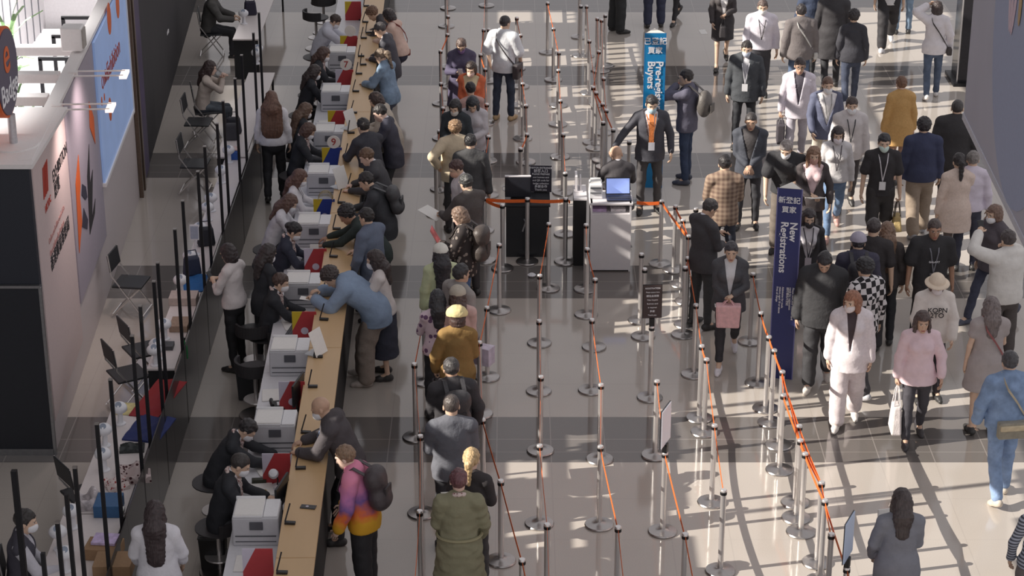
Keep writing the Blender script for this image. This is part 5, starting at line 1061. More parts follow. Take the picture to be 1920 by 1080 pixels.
# --- staff behind the tables
A3 = person(509, 186, 3, 'woman with very long brown hair in a white shirt walking away between tables and counter', H=1.66, fem=True, w=1.08, top=SHIRT((226, 222, 226), e=.022, es=.02), bot=TRO((34, 34, 38), e=.005), hair=('wide', (104, 66, 48)), legs='step', nod=4)
A4 = person(428, 476, 62, 'woman with a black bob, white top and black trousers looking at her phone', H=1.64, fem=True, top=SHIRT((218, 208, 206), arms=1.5, e=.016), bot=TRO((30, 30, 33)), hair=('bob', (38, 27, 28)), L='phone', R='phone', grip='RL', nod=22)
A5 = person(291, 962, 2, 'woman with long dark hair, white blouse and black skirt seen from behind', H=1.64, fem=True, w=1.1, top=SHIRT((222, 220, 228), e=.024, es=.022, arms=1.6), bot=dict(kind='skirt', c=(36, 34, 38), hem=-.5), hair=('vlong', (48, 34, 36)), L='fwd', R='fwd')
A6 = person(48, 978, -80, 'seated man in a dark waistcoat and pale shirt with a white mask', H=1.74, sit=.45, legs='sit', lean=8, top=dict(name='waistcoat', c=(62, 60, 72), e=.022, arms=0, open=.14, hem=-.04), inner=dict(c=(196, 194, 204), arms=1.9, es=.016), bot=TRO(CH), hair=('short', HB), mask=MW, L='lap', R='type')
A1 = person(394, 128, -78, 'seated woman in a beige top and jeans with her hands to her face', H=1.62, fem=True, sit=.45, legs='sit', lean=14, nod=14, top=SHIRT((188, 172, 160), e=.018), bot=JEANS((74, 82, 92)), hair=('long', (52, 34, 32)), L=(-.12, .30, .02), R=(-.12, .28, .0), skin='w')
A2 = person(405, -14, -85, 'seated person at the top edge in a dark jacket with pale sleeve stripes', H=1.72, sit=.45, legs='sit', lean=16, top=dict(name='jacket', c=(70, 68, 66), e=.03, es=.026), bot=TRO(BK), hair=('short', HB), L='type', R='type')
for P_, rz_, lab in ((A1, -78, 'black folding chair under the seated woman in beige'), (A2, -85, 'black folding chair under the seated person at the top edge'), (A6, -80, 'black folding chair under the seated man in a waistcoat')):
    q_ = P_.world(P_.pel); chair(0, 0, rz_, lab, p=Vector((q_.x + .06, q_.y, 0)))
# --- clerks behind the counter
SCK = (1, 1, 1)
def clerk(px, py, lab, suit=(34, 36, 42), hair=('bob', HDB), **k):
    d = dict(H=1.64, fem=True, sit=.53, legs='stool', lean=16, nod=26, top=SUIT(suit), inner=WSH, bot=TRO(BK), scarf=(1, 1, 1), mask=MW, L='type', R='type'); d.update(k)
    y = d.pop('yaw', -86); P = person(px, py, y, lab, hair=hair, group='registration clerks', **d)
    if d['sit']: q = P.world(P.pel); stool((q.x - .03, q.y, 0), f'grey swivel stool under the {lab.split(",")[0]}', seat=.53, rz_=PI)
    return P
B1 = clerk(628, 40, 'clerk in a pale grey shirt, reaching over the desk', top=SHIRT((206, 208, 222), e=.03, es=.03), inner=None, scarf=None, hair=('short', (62, 46, 40)), lean=30, nod=40, fem=False, L='far', R='far')
B2 = clerk(607, 102, 'clerk with long brown hair in black, topmost of two', hair=('long', (78, 52, 44)))
B3 = clerk(590, 136, 'clerk with dark hair down her back, just above the paper trays', hair=('long', (48, 36, 34)), yaw=-70)
B4 = clerk(573, 208, 'clerk with long light brown hair hanging over her black jacket', hair=('vlong', (96, 68, 50)), yaw=-60)
B5 = clerk(578, 246, 'clerk in black with a red printed scarf, chin down', hair=('bob', (86, 56, 44)), nod=36)
B6 = clerk(562, 334, 'clerk with long reddish hair in a white top', top=SHIRT((226, 222, 226)), inner=None, scarf=None, hair=('long', (98, 62, 50)), lan=(60, 56, 60), badge=(60, 50, 50))
B7 = clerk(543, 381, 'clerk with brown hair and white top, head bent low', top=SHIRT((222, 220, 226), e=.02), inner=None, scarf=None, hair=('long', (92, 62, 50)), lean=24, nod=36)
B8 = clerk(551, 434, 'clerk in navy with black hair and a pale scarf', suit=(40, 44, 62), hair=('bun', (28, 25, 27)), nod=34)
B9 = clerk(503, 476, 'clerk in black with dark hair seen from behind, half standing', hair=('long', (40, 30, 30)), sit=None, legs='stand', lean=5, yaw=-50, H=1.62, R='relax')
B10 = clerk(526, 530, 'clerk with short brown hair, black jacket and pale scarf', hair=('short', (72, 50, 42)), nod=20, R=(-.04, .36, -.36))
B11 = clerk(463, 806, 'clerk bending low with a white collar on black', hair=('short', (36, 32, 34)), lean=34, nod=48, L='far', R='far')
B12 = clerk(450, 872, 'clerk with slicked back hair, black suit and pale scarf', hair=('crop', (46, 40, 38)), lean=20, nod=30, fem=False, H=1.70)
# --- visitors at the counter
def visitor(px, py, lab, **k):
    d = dict(H=1.72, lean=22, nod=30, legs='bend', L='counter', R='counter', hair=('short', HB), bot=TRO(BK)); d.update(k); y = d.pop('yaw', 84); return person(px, py, y, lab, group='visitors at the counter', **d)
C1 = visitor(699, 26, 'visitor with wavy light brown hair leaning right over the counter', fem=True, H=1.62, top=SUIT((52, 48, 52)), inner=dict(c=(190, 170, 150)), hair=('curly', (112, 76, 52)), lean=38, nod=45)
C2 = visitor(729, 30, 'visitor in a pale pink blouse and dark jeans', fem=True, H=1.64, top=SHIRT((226, 190, 172), e=.022, es=.02), bot=JEANS((50, 54, 74)), hair=('bob', (44, 36, 38)), lean=16, yaw=70)
C3 = visitor(713, 56, 'man in a dark grey suit with grey hair holding a cup', top=SUIT((66, 66, 76)), inner=WSH, hair=('crop', (72, 66, 66)), lean=14, R='hold', L='hold', grip='RL')
C4 = visitor(714, 106, 'visitor in a blue denim jacket with light hair and jeans', fem=True, H=1.68, top=dict(name='denim_jacket', c=(122, 150, 180), e=.03, es=.026, hem=-.10, mat=DENIM), bot=JEANS((84, 92, 112)), hair=('pony', (122, 100, 78)), lean=10, yaw=64)
C5 = visitor(705, 188, 'visitor with brown hair and a cream jacket', fem=True, H=1.64, top=COAT((190, 176, 158), hem=-.2), hair=('bob', (62, 44, 38)), L='hold', R='hold')
C6 = visitor(713, 212, 'man in a navy suit with white shirt collar and black hair', top=SUIT((52, 52, 68)), inner=WSH, lean=14, skin='w')
C7 = visitor(681, 238, 'man in a black jacket, back turned, dark hair', top=SUIT((44, 44, 54)), w=1.08, yaw=40, lean=16, nod=16)
C8 = visitor(688, 294, 'man with sunlit brown hair in a charcoal suit', top=SUIT((58, 57, 62)), inner=WSH, hair=('short', (104, 72, 48)), skin='w')
C9 = visitor(687, 340, 'man in a black jacket signing at the counter, dark glossy hair', top=SUIT((46, 48, 54)), w=1.12, lean=20)
C10 = visitor(651, 403, 'bearded man with curly black hair leaning on his forearms', top=SWEAT((38, 48, 46), e=.016, es=.014), hair=('curly', (28, 25, 27)), lean=44, nod=36, skin='c', L='far', R='far')
C11 = visitor(687, 408, 'man in a grey blue jacket with thick dark hair', top=dict(name='jacket', c=(92, 104, 128), e=.03, es=.026, hem=-.14, collar=.03), lean=6, nod=10, legs='stand', L='relax', R='hold', yaw=56)
C12 = visitor(703, 488, 'woman with long dark hair, mask and cream top, navy skirt', fem=True, H=1.66, top=SHIRT((214, 204, 200), e=.024, es=.024), bot=dict(kind='skirt', c=(44, 48, 66), hem=-.62), hair=('long', (46, 34, 34)), mask=MW, lean=6, nod=16, legs='stand')
C13 = visitor(622, 520, 'bent visitor in a big pale blue top and khaki trousers', H=1.76, w=1.12, top=SWEAT((128, 152, 184), e=.045, es=.04, hem=-.14), bot=TRO((148, 132, 120), e=.04), hair=('curly', (54, 42, 40)), lean=55, nod=58, L=(-.04, .36, -.15), R=(-.04, .34, -.15), shoe=(190, 176, 166))
C14 = visitor(602, 766, 'bald man in a dark hooded jacket with a white mask', top=dict(name='jacket', c=(72, 66, 70), e=.035, es=.03, hem=-.12, hood=True), hair=('bald', HB), mask=MW, skin='b', lean=26, nod=26, lan=(120, 150, 200), w=1.06)
C15 = visitor(648, 858, 'visitor in a pink, purple and yellow sweater, short light brown hair', fem=True, H=1.70, top=dict(name='sweater', c=(255, 255, 255), e=.035, es=.034, hem=-.10, mat=pattern_mat('sunset_sweater', 'grad', (226, 140, 170), (190, 120, 170), 1)), bot=TRO((34, 32, 36), e=.03), hair=('short', (138, 104, 76)), lean=14, nod=22, legs='stand', R='fwd', L='relax', skin='w', yaw=74)
# --- the queue
def q(px, py, yaw, lab, **k): return person(px, py, yaw, lab, group='people in the queue', **k)
D1 = q(865, 86, 176, 'woman in a purple coat and purple mask reading her phone', H=1.66, fem=True, w=1.05, top=COAT((74, 66, 96)), bot=TRO((58, 60, 84)), hair=('short', (96, 74, 66)), mask=(120, 90, 150), glasses=True, L='hold', R='phone', nod=30, grip='RL')
D2 = q(883, 130, 172, 'woman in a bright orange jacket with a dark bob', H=1.62, fem=True, w=1.06, top=SUIT((238, 104, 56), open=.3), inner=dict(c=(226, 206, 160)), bot=TRO((70, 66, 84)), hair=('bob', HDB), mask=(226, 186, 170), nod=20, L='clasp', R='clasp')
D3 = q(882, 168, 20, 'person in a pinkish top with short black hair behind the orange jacket', H=1.56, fem=True, top=TEE((196, 150, 140)), hair=('short', (30, 26, 28)), bot=TRO(BK), L='hold', R='hold')
D4 = q(853, 202, 165, 'woman in dark green with a pale mask and black hair', H=1.62, fem=True, top=dict(name='jacket', c=(46, 52, 58), e=.03, es=.026, hem=-.12), bot=TRO(BK), hair=('bob', (32, 28, 30)), mask=(206, 200, 190), nod=24, R='hold')
D5 = q(886, 196, 176, 'woman with long black hair in a pale grey blouse and jeans, looking down', H=1.62, fem=True, top=SHIRT((196, 190, 196), e=.024, es=.022, hem=-.12), bot=JEANS((60, 92, 140)), hair=('long', (36, 38, 44)), nod=38, R='hold', L='hold')
D6 = q(853, 242, 10, 'person with curly blond brown hair in a cream jacket', H=1.64, w=1.1, top=dict(name='jacket', c=(222, 200, 164), e=.035, es=.032, hem=-.12), bot=TRO((60, 58, 60)), hair=('curly', (146, 108, 72)), L='hip')
D6b = q(882, 268, 0, 'man in dark grey with black hair beside the cream jacket', H=1.70, top=SWEAT((66, 66, 68)), bot=TRO(BK), hair=('short', (36, 34, 36)), nod=18)
D7 = q(856, 316, 100, 'man in a white shirt with brown hair, lower of two facing the counter', H=1.66, top=SHIRT((226, 216, 218)), bot=TRO((54, 56, 70)), hair=('short', (76, 48, 44)), mask=(230, 170, 140), nod=26)
D8 = q(874, 344, 40, 'man in a brown suit holding white papers, grey black hair', H=1.72, w=1.08, top=SUIT((76, 68, 66)), inner=dict(c=(226, 206, 170)), bot=TRO((50, 46, 48)), hair=('short', (52, 52, 52)), L=(.02, .34, -.26), R='hold', grip='L', nod=20)
D9 = q(862, 406, 75, 'woman in a dark flowered jacket reading a red and white leaflet', H=1.66, fem=True, w=1.1, top=dict(name='jacket', c=(255, 255, 255), e=.035, es=.03, hem=-.14, mat=pattern_mat('dark_floral', 'spots', (54, 48, 48), (150, 140, 132), 16)), bot=JEANS((70, 100, 150)), hair=('bob', (120, 92, 74)), L='phone', R='hold', grip='L', nod=26, skin='w')
D10 = q(826, 476, 12, 'woman with long black hair and white cap in a green and white jacket', H=1.62, fem=True, top=dict(name='jacket', c=(198, 208, 158), e=.03, es=.028, hem=-.12), bot=TRO(BK), hair=('vlong', (36, 34, 40)), hat=('cap', (228, 226, 214)))
D11 = q(865, 514, -50, 'man in a beige grey jacket with short black hair looking sideways', H=1.74, top=dict(name='jacket', c=(150, 144, 140), e=.03, es=.026, hem=-.12, hood=True), bot=TRO((70, 66, 74)), hair=('short', (38, 36, 38)), nod=4, skin='b')
D12 = q(858, 556, 6, 'woman with long brown hair and a beige cap, pink jacket', H=1.64, fem=True, top=dict(name='jacket', c=(208, 168, 160), e=.026, es=.024, hem=-.1), bot=TRO(BK), hair=('long', (76, 54, 48)), hat=('cap', (186, 176, 158)), R='clasp')
D13 = q(820, 562, 8, 'woman with black hair in a white and purple flowered blouse', H=1.60, fem=True, top=SHIRT((255, 255, 255), mat=pattern_mat('violet_floral', 'spots', (222, 202, 212), (112, 82, 116), 13), e=.02), bot=TRO(BK), hair=('long', (38, 38, 44)), L='phone', nod=16)
D14 = q(857, 596, 4, 'woman in a pale yellow beret and mustard sweater', H=1.66, fem=True, top=SWEAT((148, 110, 52), e=.034, es=.03), bot=TRO((70, 78, 84)), hair=('bob', (70, 46, 40)), hat=('beret', (232, 212, 142)), L='relax', R='hold', grip='L', nod=16)
D15 = q(846, 692, 14, 'man with thick dark hair in a black jacket holding a white folder', H=1.72, w=1.06, top=dict(name='jacket', c=(56, 54, 58), e=.032, es=.028, hem=-.10, collar=.04), bot=TRO(BK), hair=('short', (58, 54, 54)), L='hold', R='relax', skin='b')
D16 = q(846, 762, 8, 'man with cropped hair in a dark grey sweater', H=1.76, w=1.04, top=SWEAT((96, 98, 108), e=.03, es=.03), bot=TRO((50, 50, 56)), hair=('crop', (72, 62, 58)), L='hold', R='hold')
D17 = q(884, 862, -10, 'woman with a long blond ponytail in a black top', H=1.66, fem=True, top=SWEAT((52, 48, 50), e=.016), bot=TRO((60, 58, 60)), hair=('pony', (206, 168, 112)), R='hold', skin='w')
D18 = q(860, 902, 2, 'woman with a burgundy hair bun in a long olive dress', H=1.70, fem=True, w=1.12, top=dict(name='dress', c=(134, 130, 98), e=.016, es=.036, hem=-.78, flare=.09, noise=.007, freq=18), hair=('bun', (104, 56, 62)), bot=None, L='hold', R='fwd', skin='w', scarf=(1, 1, 1))
# --- around the posts and podiums
E1 = person(947, 44, -22, 'man in a white T-shirt and dark jeans with a sling bag, back turned', H=1.76, top=TEE((232, 236, 242), e=.026, es=.034, hem=-.12, arms=.95), bot=JEANS((48, 58, 78)), hair=('crop', (44, 40, 42)), shoe=(186, 150, 100), turn=-18, R='fwd', L='relax')
G41 = person(1222, 196, 182, 'usher in a charcoal suit with orange lanyard and blue mask reaching to the podium', H=1.80, w=1.06, top=SUIT((62, 62, 72)), inner=WSH, bot=TRO((70, 66, 68)), hair=('short', (36, 32, 34)), mask=(170, 206, 222), tie=(226, 120, 50), lan=(226, 120, 50), badge=(226, 226, 236), R=(.34, .18, -.38), L='relax', nod=18, turn=4)
G42 = person(1156, 290, 10, 'bald usher in a dark suit bending behind the white podium', H=1.70, sit=.62, legs='stool', lean=10, nod=34, top=SUIT((64, 60, 64)), inner=WSH, bot=TRO(BK), hair=('bald', HB), skin='b', R='type', L='type')
q_ = G42.world(G42.pel); stool((q_.x, q_.y, 0), 'grey swivel stool under the bald usher behind the podium', seat=.62)
G40 = person(1286, 146, 66, 'man in a grey jacket and jeans on the phone with a round backpack', H=1.78, top=dict(name='jacket', c=(92, 90, 110), e=.03, es=.028, hem=-.12), bot=JEANS((46, 60, 90)), hair=('short', (40, 34, 34)), L='face', R='relax', grip='L', shoe=(60, 66, 84), turn=10)
# people at the top edge, seen from the waist down
F1 = person(1160, 60, -70, 'person in wide black trousers at the top edge beside the posts', H=1.80, w=1.08, foot=True, top=SUIT(BK), bot=TRO((40, 42, 44), e=.03), legs='stand')
F3 = person(1226, 50, 0, 'person in navy trousers at the top edge behind the blue totem', H=1.80, foot=True, top=SUIT(NV), bot=TRO((46, 52, 80), e=.02))
F4 = person(1266, 40, 150, 'person in black boots and leggings at the top edge', H=1.70, fem=True, foot=True, top=COAT(BK, hem=-.3), bot=dict(kind='leggings', c=(40, 38, 42)), shoe=(34, 30, 30), legs='walk2')
F5 = person(1352, 124, 178, 'woman in a dark skirt suit and black tights carrying a black handbag', H=1.66, fem=True, foot=True, top=SUIT((64, 58, 60)), inner=dict(c=(236, 234, 236)), bot=dict(kind='skirt', c=(62, 58, 62), hem=-.36), legs='walk', hair=('bob', HDB), L='hold', R='fwd', grip='L', skin='a')
# --- the crowd on the aisle
def g(px, py, yaw, lab, **k): return person(px, py, yaw, lab, group='people walking in the aisle', **k)
G1 = g(1430, 14, 176, 'man in a white shirt, mask and lanyard, dark trousers', H=1.76, w=1.06, top=SHIRT((228, 222, 236), e=.022, es=.02), bot=TRO((54, 54, 62)), hair=('short', (90, 70, 64)), mask=MW, lan=(60, 56, 60), legs='step')
G2 = g(1502, 22, 6, 'man in a grey brown jacket with a white sling strap', H=1.74, w=1.1, top=dict(name='jacket', c=(112, 104, 104), e=.034, es=.03, hem=-.12), bot=JEANS((72, 92, 124)), hair=('short', (40, 34, 36)), L='down', R='down')
G3a = g(1524, -20, 4, 'tall person in navy at the top edge', H=1.78, top=dict(name='jacket', c=(52, 64, 92), e=.03, es=.026, hem=-.12), bot=TRO((50, 52, 58)), legs='walk')
G3b = g(1565, -16, -4, 'tall person in a black coat at the top edge', H=1.84, w=1.1, top=COAT((50, 48, 52)), bot=TRO(BK), legs='step')
G4 = g(1601, 32, -4, 'woman with curly black hair, black top and dark jeans walking away', H=1.68, fem=True, w=1.05, top=SWEAT((52, 52, 60), e=.02), bot=JEANS((54, 62, 84)), hair=('curly', (40, 34, 36)), legs='walk', shoe=(220, 220, 226), L='down', R='down')
G5 = g(1661, 88, 175, 'person in wide black trousers and white sneakers at the top edge', H=1.72, foot=True, top=TEE((226, 224, 226)), bot=TRO((40, 38, 42), e=.03), legs='walk', shoe=(236, 234, 238))
G6 = g(1690, 62, 0, 'person in light blue jeans at the top edge', H=1.74, foot=True, top=TEE((220, 214, 220)), bot=JEANS((112, 140, 170)), legs='stand')
G7 = g(1757, 16, -4, 'woman in a white top and jeans touching her hair, black hip bag', H=1.68, fem=True, top=SHIRT((226, 220, 226), e=.03, es=.032, hem=-.12), bot=JEANS((72, 88, 116)), hair=('bob', (56, 42, 40)), L='head', R='relax', legs='step', shoe=(226, 220, 216))
G8 = g(1400, 92, 172, 'man in a dark jacket with a badge, mask and black trousers', H=1.76, w=1.08, top=dict(name='jacket', c=(64, 68, 74), e=.034, es=.03, hem=-.16, open=.1), inner=dict(c=(206, 206, 214)), bot=TRO((44, 46, 52)), mask=(196, 206, 226), lan=(206, 206, 214), badge=(232, 232, 236))
G9 = g(1500, 124, 176, 'man in a white suit and glasses carrying a dark bag', H=1.74, top=SUIT((222, 212, 226), open=.16), inner=dict(c=(72, 66, 78)), bot=TRO((190, 184, 198)), hair=('short', (58, 44, 42)), glasses=True, legs='step', R='down', grip='R', skin='b')
G10 = g(1552, 160, 184, 'man in an open blue blazer, white shirt and mask', H=1.74, top=SUIT((84, 90, 120), open=.34), inner=dict(c=(232, 228, 230)), bot=TRO((206, 196, 180)), hair=('crop', (110, 78, 62)), mask=MW, lan=(150, 150, 150), L='down', R='fwd', legs='step2')
G11 = g(1597, 198, 178, 'man in a pale vest jacket with lanyard and mask', H=1.74, top=dict(name='jacket', c=(214, 206, 206), e=.026, es=.02, hem=-.14), bot=TRO((58, 54, 58)), hair=('short', (60, 44, 40)), mask=MW, lan=(50, 50, 56), legs='step')
G12 = g(1690, 158, 8, 'woman in a mustard coat with a white tote, walking away', H=1.68, fem=True, top=COAT((206, 152, 78), hem=-.28), bot=dict(kind='leggings', c=(170, 130, 110)), hair=('short', (112, 72, 48)), legs='step', skin='w')
G13 = g(1795, 204, -12, 'big man in a black jacket walking away beside the hanging board', H=1.80, w=1.2, top=dict(name='jacket', c=(52, 50, 52), e=.04, es=.035, hem=-.14), bot=TRO((48, 46, 48)), hair=('crop', (54, 48, 48)))
G14 = g(1732, 238, 2, 'person with a round black haircut, navy sweater and khaki trousers', H=1.74, w=1.1, top=SWEAT((50, 56, 88), e=.034, es=.03), bot=TRO((148, 128, 108), e=.03), hair=('curly', (36, 30, 34)), shoe=(150, 150, 156), legs='step')
G15 = g(1408, 228, 174, 'man with receding hair in a dark open suit holding his hands in front', H=1.74, top=SUIT((60, 64, 76), open=.26), inner=dict(c=(66, 62, 64)), bot=TRO((52, 52, 58)), hair=('crop', (50, 44, 44)), L='clasp', R='clasp', skin='b')
G16 = g(1474, 280, 165, 'grey haired man in a black T-shirt and mask leaning on the totem', H=1.78, w=1.12, lean=22, nod=30, top=TEE((50, 50, 54), es=.024, e=.02), bot=TRO((110, 98, 88), e=.02), hair=('short', (150, 138, 134)), mask=MW, L='hold', R='fwd')
G17 = g(1526, 292, 178, 'woman with light brown hair, black blazer and pink shirt', H=1.66, fem=True, top=SUIT((62, 54, 56), open=.34), inner=dict(c=(226, 192, 196)), bot=TRO((46, 42, 46)), hair=('long', (140, 100, 74)), mask=(196, 140, 124), R='hold', L='relax')
G18 = g(1571, 254, 178, 'woman in a white shirt and blue jeans with a white mask', H=1.66, fem=True, top=SHIRT((216, 212, 214), e=.022, es=.022), bot=JEANS((98, 128, 170)), hair=('bob', (46, 34, 36)), mask=(240, 230, 238), lan=(90, 84, 90), legs='walk', shoe=(206, 150, 140))
G19 = g(1658, 268, 176, 'man in a black T-shirt with a badge and pale green mask', H=1.76, top=TEE((48, 45, 48)), bot=dict(kind='shorts', c=(48, 45, 46), e=.02), hair=('short', (34, 32, 36)), mask=(206, 232, 222), lan=(206, 200, 206), badge=(236, 234, 236), legs='step', L='down', grip='L')
G20 = g(1798, 304, 4, 'woman in a long pale pink blazer with tied black hair', H=1.70, fem=True, w=1.1, top=SUIT((226, 200, 184), open=None, hem=-.30), bot=dict(kind='leggings', c=(90, 76, 72)), hair=('pony', (36, 30, 32)), legs='step')
G21 = g(1359, 308, 2, 'man in a beige plaid shirt and dark trousers, back turned', H=1.76, top=SHIRT((255, 255, 255), mat=pattern_mat('beige_plaid', 'plaid', (172, 150, 130), (112, 90, 80), 5), e=.03, es=.026, hem=-.14), bot=TRO((48, 52, 66)), hair=('short', (36, 32, 34)), L='hold', R='hold')
G22 = g(1330, 392, -58, 'man in a dark suit reading with bowed head beside the posts', H=1.76, w=1.06, top=SUIT((62, 60, 64)), inner=WSH, bot=TRO((54, 54, 56)), hair=('short', (58, 52, 52)), nod=40, L='phone', R='hold', skin='b', tie=(90, 60, 60))
G23 = g(1371, 472, 176, 'woman in a dark jacket and visor with a pink bag and white sneakers', H=1.66, fem=True, w=1.06, top=SUIT((72, 72, 78), open=.16), inner=dict(c=(226, 226, 230)), bot=TRO((44, 43, 48), len=.8), hair=('short', (60, 56, 62)), shoe=(232, 226, 234), legs='walk', L='hold', R='clasp', grip='RL')
G24 = g(1517, 410, 180, 'woman in a black blazer, white blouse and black mask with lanyard', H=1.64, fem=True, top=SUIT((46, 44, 48), open=.34), inner=dict(c=(222, 216, 222)), bot=TRO((46, 44, 48)), hair=('bob', (44, 34, 36)), mask=(48, 44, 48), lan=(60, 56, 64), badge=(200, 190, 200))
G25 = g(1546, 492, 172, 'man in a loose black sweater and trousers looking down', H=1.80, w=1.14, top=SWEAT((50, 50, 53), e=.04, es=.036, hem=-.14), bot=TRO((48, 48, 52), e=.02), hair=('short', (36, 32, 34)), nod=34, shoe=(216, 206, 196), legs='step', skin='b', R='down')
G26 = g(1609, 456, 0, 'person in a lilac grey cap and navy jacket', H=1.70, w=1.08, top=dict(name='jacket', c=(58, 56, 76), e=.034, es=.03), bot=TRO(BK), hair=('short', (50, 46, 52)), hat=('cap', (172, 164, 184)))
G27 = g(1638, 428, -8, 'man with dark hair in a black T-shirt beside the capped person', H=1.76, top=TEE((50, 46, 48), e=.02), bot=TRO((48, 46, 50), e=.02), hair=('short', (58, 48, 48)))
G28 = g(1664, 434, -4, 'woman with long light brown hair in a black top', H=1.64, fem=True, top=SWEAT((60, 54, 54), e=.016), bot=TRO(BK), hair=('vlong', (124, 90, 68)))
G29 = g(1621, 504, 30, 'person with bushy black hair and a checkerboard jacket', H=1.74, top=dict(name='jacket', c=(255, 255, 255), e=.03, es=.028, hem=-.14, mat=pattern_mat('checkerboard', 'check', (36, 34, 38), (220, 216, 218), 14)), bot=TRO((62, 60, 64), e=.02), hair=('curly', (30, 28, 32)), shoe=(190, 190, 196), legs='step')
G30 = g(1597, 566, 172, 'woman with red brown hair in a loose white suit and mask', H=1.70, fem=True, w=1.04, top=SUIT((232, 220, 224), open=.12, hem=-.20, e=.034, es=.034), inner=dict(c=(70, 56, 60)), bot=TRO((226, 212, 214), e=.035), hair=('long', (156, 92, 62)), mask=(236, 222, 222), shoe=(226, 216, 208), legs='step', turn=-30)
G31 = g(1730, 604, 178, 'smiling woman in a puffy pink blouse and black trousers', H=1.64, fem=True, w=1.08, top=dict(name='blouse', c=(236, 202, 210), e=.016, es=.02, hem=-.12, flare=.03, puff=True), bot=dict(kind='leggings', c=(58, 56, 64), e=.008), hair=('long', (70, 50, 46)), legs='step', L='relax', R='down', grip='R', shoe=(46, 40, 42), skin='b')
G32 = g(1757, 534, 180, 'woman in a cream bucket hat, white mask and white sweatshirt', H=1.62, fem=True, w=1.06, top=SWEAT((232, 222, 214), e=.036, es=.038), bot=TRO((50, 44, 50)), hair=('bob', (86, 56, 50)), hat=('bucket', (230, 208, 182)), mask=(240, 230, 232), L='fwd', R='fwd')
G33 = g(1752, 430, 180, 'sturdy man in a black T-shirt with a lanyard', H=1.76, w=1.16, top=TEE((46, 45, 48), es=.026), bot=TRO((50, 46, 48), e=.02), hair=('crop', (70, 54, 50)), lan=(110, 110, 120), badge=(86, 80, 84), skin='c')
G34 = g(1858, 576, 2, 'woman with long grey brown hair in a grey sleeveless dress', H=1.68, fem=True, w=1.05, top=dict(name='dress', c=(172, 160, 158), e=.03, arms=.4, es=.01, hem=-.34, flare=.05), bot=None, hair=('long', (112, 98, 96)), L='down', R='hold')
G35 = g(1893, 680, 8, 'man in a blue denim shirt and light jeans with a beige belt bag', H=1.74, w=1.1, top=SHIRT((122, 152, 196), e=.03, es=.03, hem=-.06, mat=DENIM), bot=JEANS((128, 158, 204), e=.01), hair=('short', (62, 60, 64)), shoe=(206, 190, 170), legs='step', L='relax', R='relax')
G36 = g(1890, 450, 16, 'man in a white sweater holding up a phone to take a picture', H=1.76, w=1.1, top=SWEAT((226, 222, 216), e=.036, es=.034), bot=TRO((74, 66, 64), e=.02), hair=('short', (66, 56, 56)), L=(.10, .24, .24), R='face', grip='L')
G37 = g(1864, 402, 120, 'person with short brown hair and mask in dark clothes beside the hanging board', H=1.66, fem=True, top=dict(name='jacket', c=(84, 76, 84), e=.03, es=.028, hem=-.12), bot=JEANS((58, 62, 84)), hair=('bob', (116, 84, 68)), mask=MW, shoe=(60, 64, 84), legs='walk')
G43 = g(1824, 300, -4, 'grey haired person in a pale lilac shirt half hidden by the hanging board', H=1.70, top=SHIRT((220, 208, 226), e=.024, es=.022), bot=TRO((52, 54, 72)), hair=('short', (120, 112, 108)))
G38 = g(1690, 940, 2, 'woman with long dark hair in a belted grey dress with a blue handbag', H=1.68, fem=True, w=1.06, top=dict(name='dress', c=(124, 126, 138), e=.024, es=.022, hem=-.46, flare=.03), bot=None, hair=('long', (56, 44, 44)), R='hold', L='fwd', grip='R', shoe=(60, 56, 60))
G39 = g(1958, 940, -8, 'person at the edge of the photo in a striped top and dark skirt', H=1.66, fem=True, top=SHIRT((255, 255, 255), mat=pattern_mat('zebra_stripe', 'stripe', (60, 60, 72), (180, 186, 200), 9), e=.02), bot=dict(kind='skirt', c=(110, 100, 98), hem=-.46), hair=('bob', HDB), L='relax')
# ---------------------------------------------------------------- what they wear over the shoulder, carry and hold
def attach(o, P): o.location = P.root; o.rotation_euler = (0, 0, math.atan2(P.Rw[1, 0], P.Rw[0, 0])); return o
def LV(P, v): return Vector(np.asarray(v) * P.s)
def backpack(P, lab, c, size=(.15, .085, .21), z=-.05, round_=False):
    S = Sdf(); y0 = -(P.chw / 1.36 + .03 + size[1]); k = P.ch + P.R2 @ A_(0, y0, z)
    if round_: S.ell(k, A_(size[0], size[1], size[2]), P.R2, 0)
    else:
        for sx in (-1, 1):
            for zz in (-1, 1): S.cone(k + P.R2 @ A_(sx * (size[0] - size[1]), 0, zz * (size[2] - size[1])), k + P.R2 @ A_(sx * (size[0] - size[1]) * .98, 0, zz * (size[2] - size[1]) * .7), size[1], size[1] * 1.02, .06)
        S.cone(k + P.R2 @ A_(0, 0, -size[2] + size[1]), k + P.R2 @ A_(0, 0, size[2] - size[1]), size[1] * 1.1, size[1], .08)
    V, Q = S.mesh(.012); me, _ = npmesh('backpack', V * P.s, Q, LEATHER); o = attach(link('backpack', me), P); tag(o, lab, 'backpack'); col(o, c)
    for sx in (-1, 1):
        mb = MB(); mb.strip([LV(P, k + P.R2 @ A_(sx * .09, size[1] * .4, size[2] * .8)), LV(P, P.nb + P.R2 @ A_(sx * .095, -.05, .055)), LV(P, P.nb + P.R2 @ A_(sx * .105, .06, .03)), LV(P, P.ch + P.R2 @ A_(sx * .11, P.chw / 1.36 + .045, .02)), LV(P, P.ch + P.R2 @ A_(sx * .15, .0, -.14))], LV(P, P.R2 @ A_(.045, 0, 0)), .008)
        col(mb.build('shoulder_strap', LEATHER, o), c)
    mb = MB(); mb.box(LV(P, k + P.R2 @ A_(0, -size[1] - .008, -.05)), (.16 * P.s, .02, .12 * P.s)); col(mb.build('front_pocket', LEATHER, o), tuple(int(x * .85) for x in c)); return o
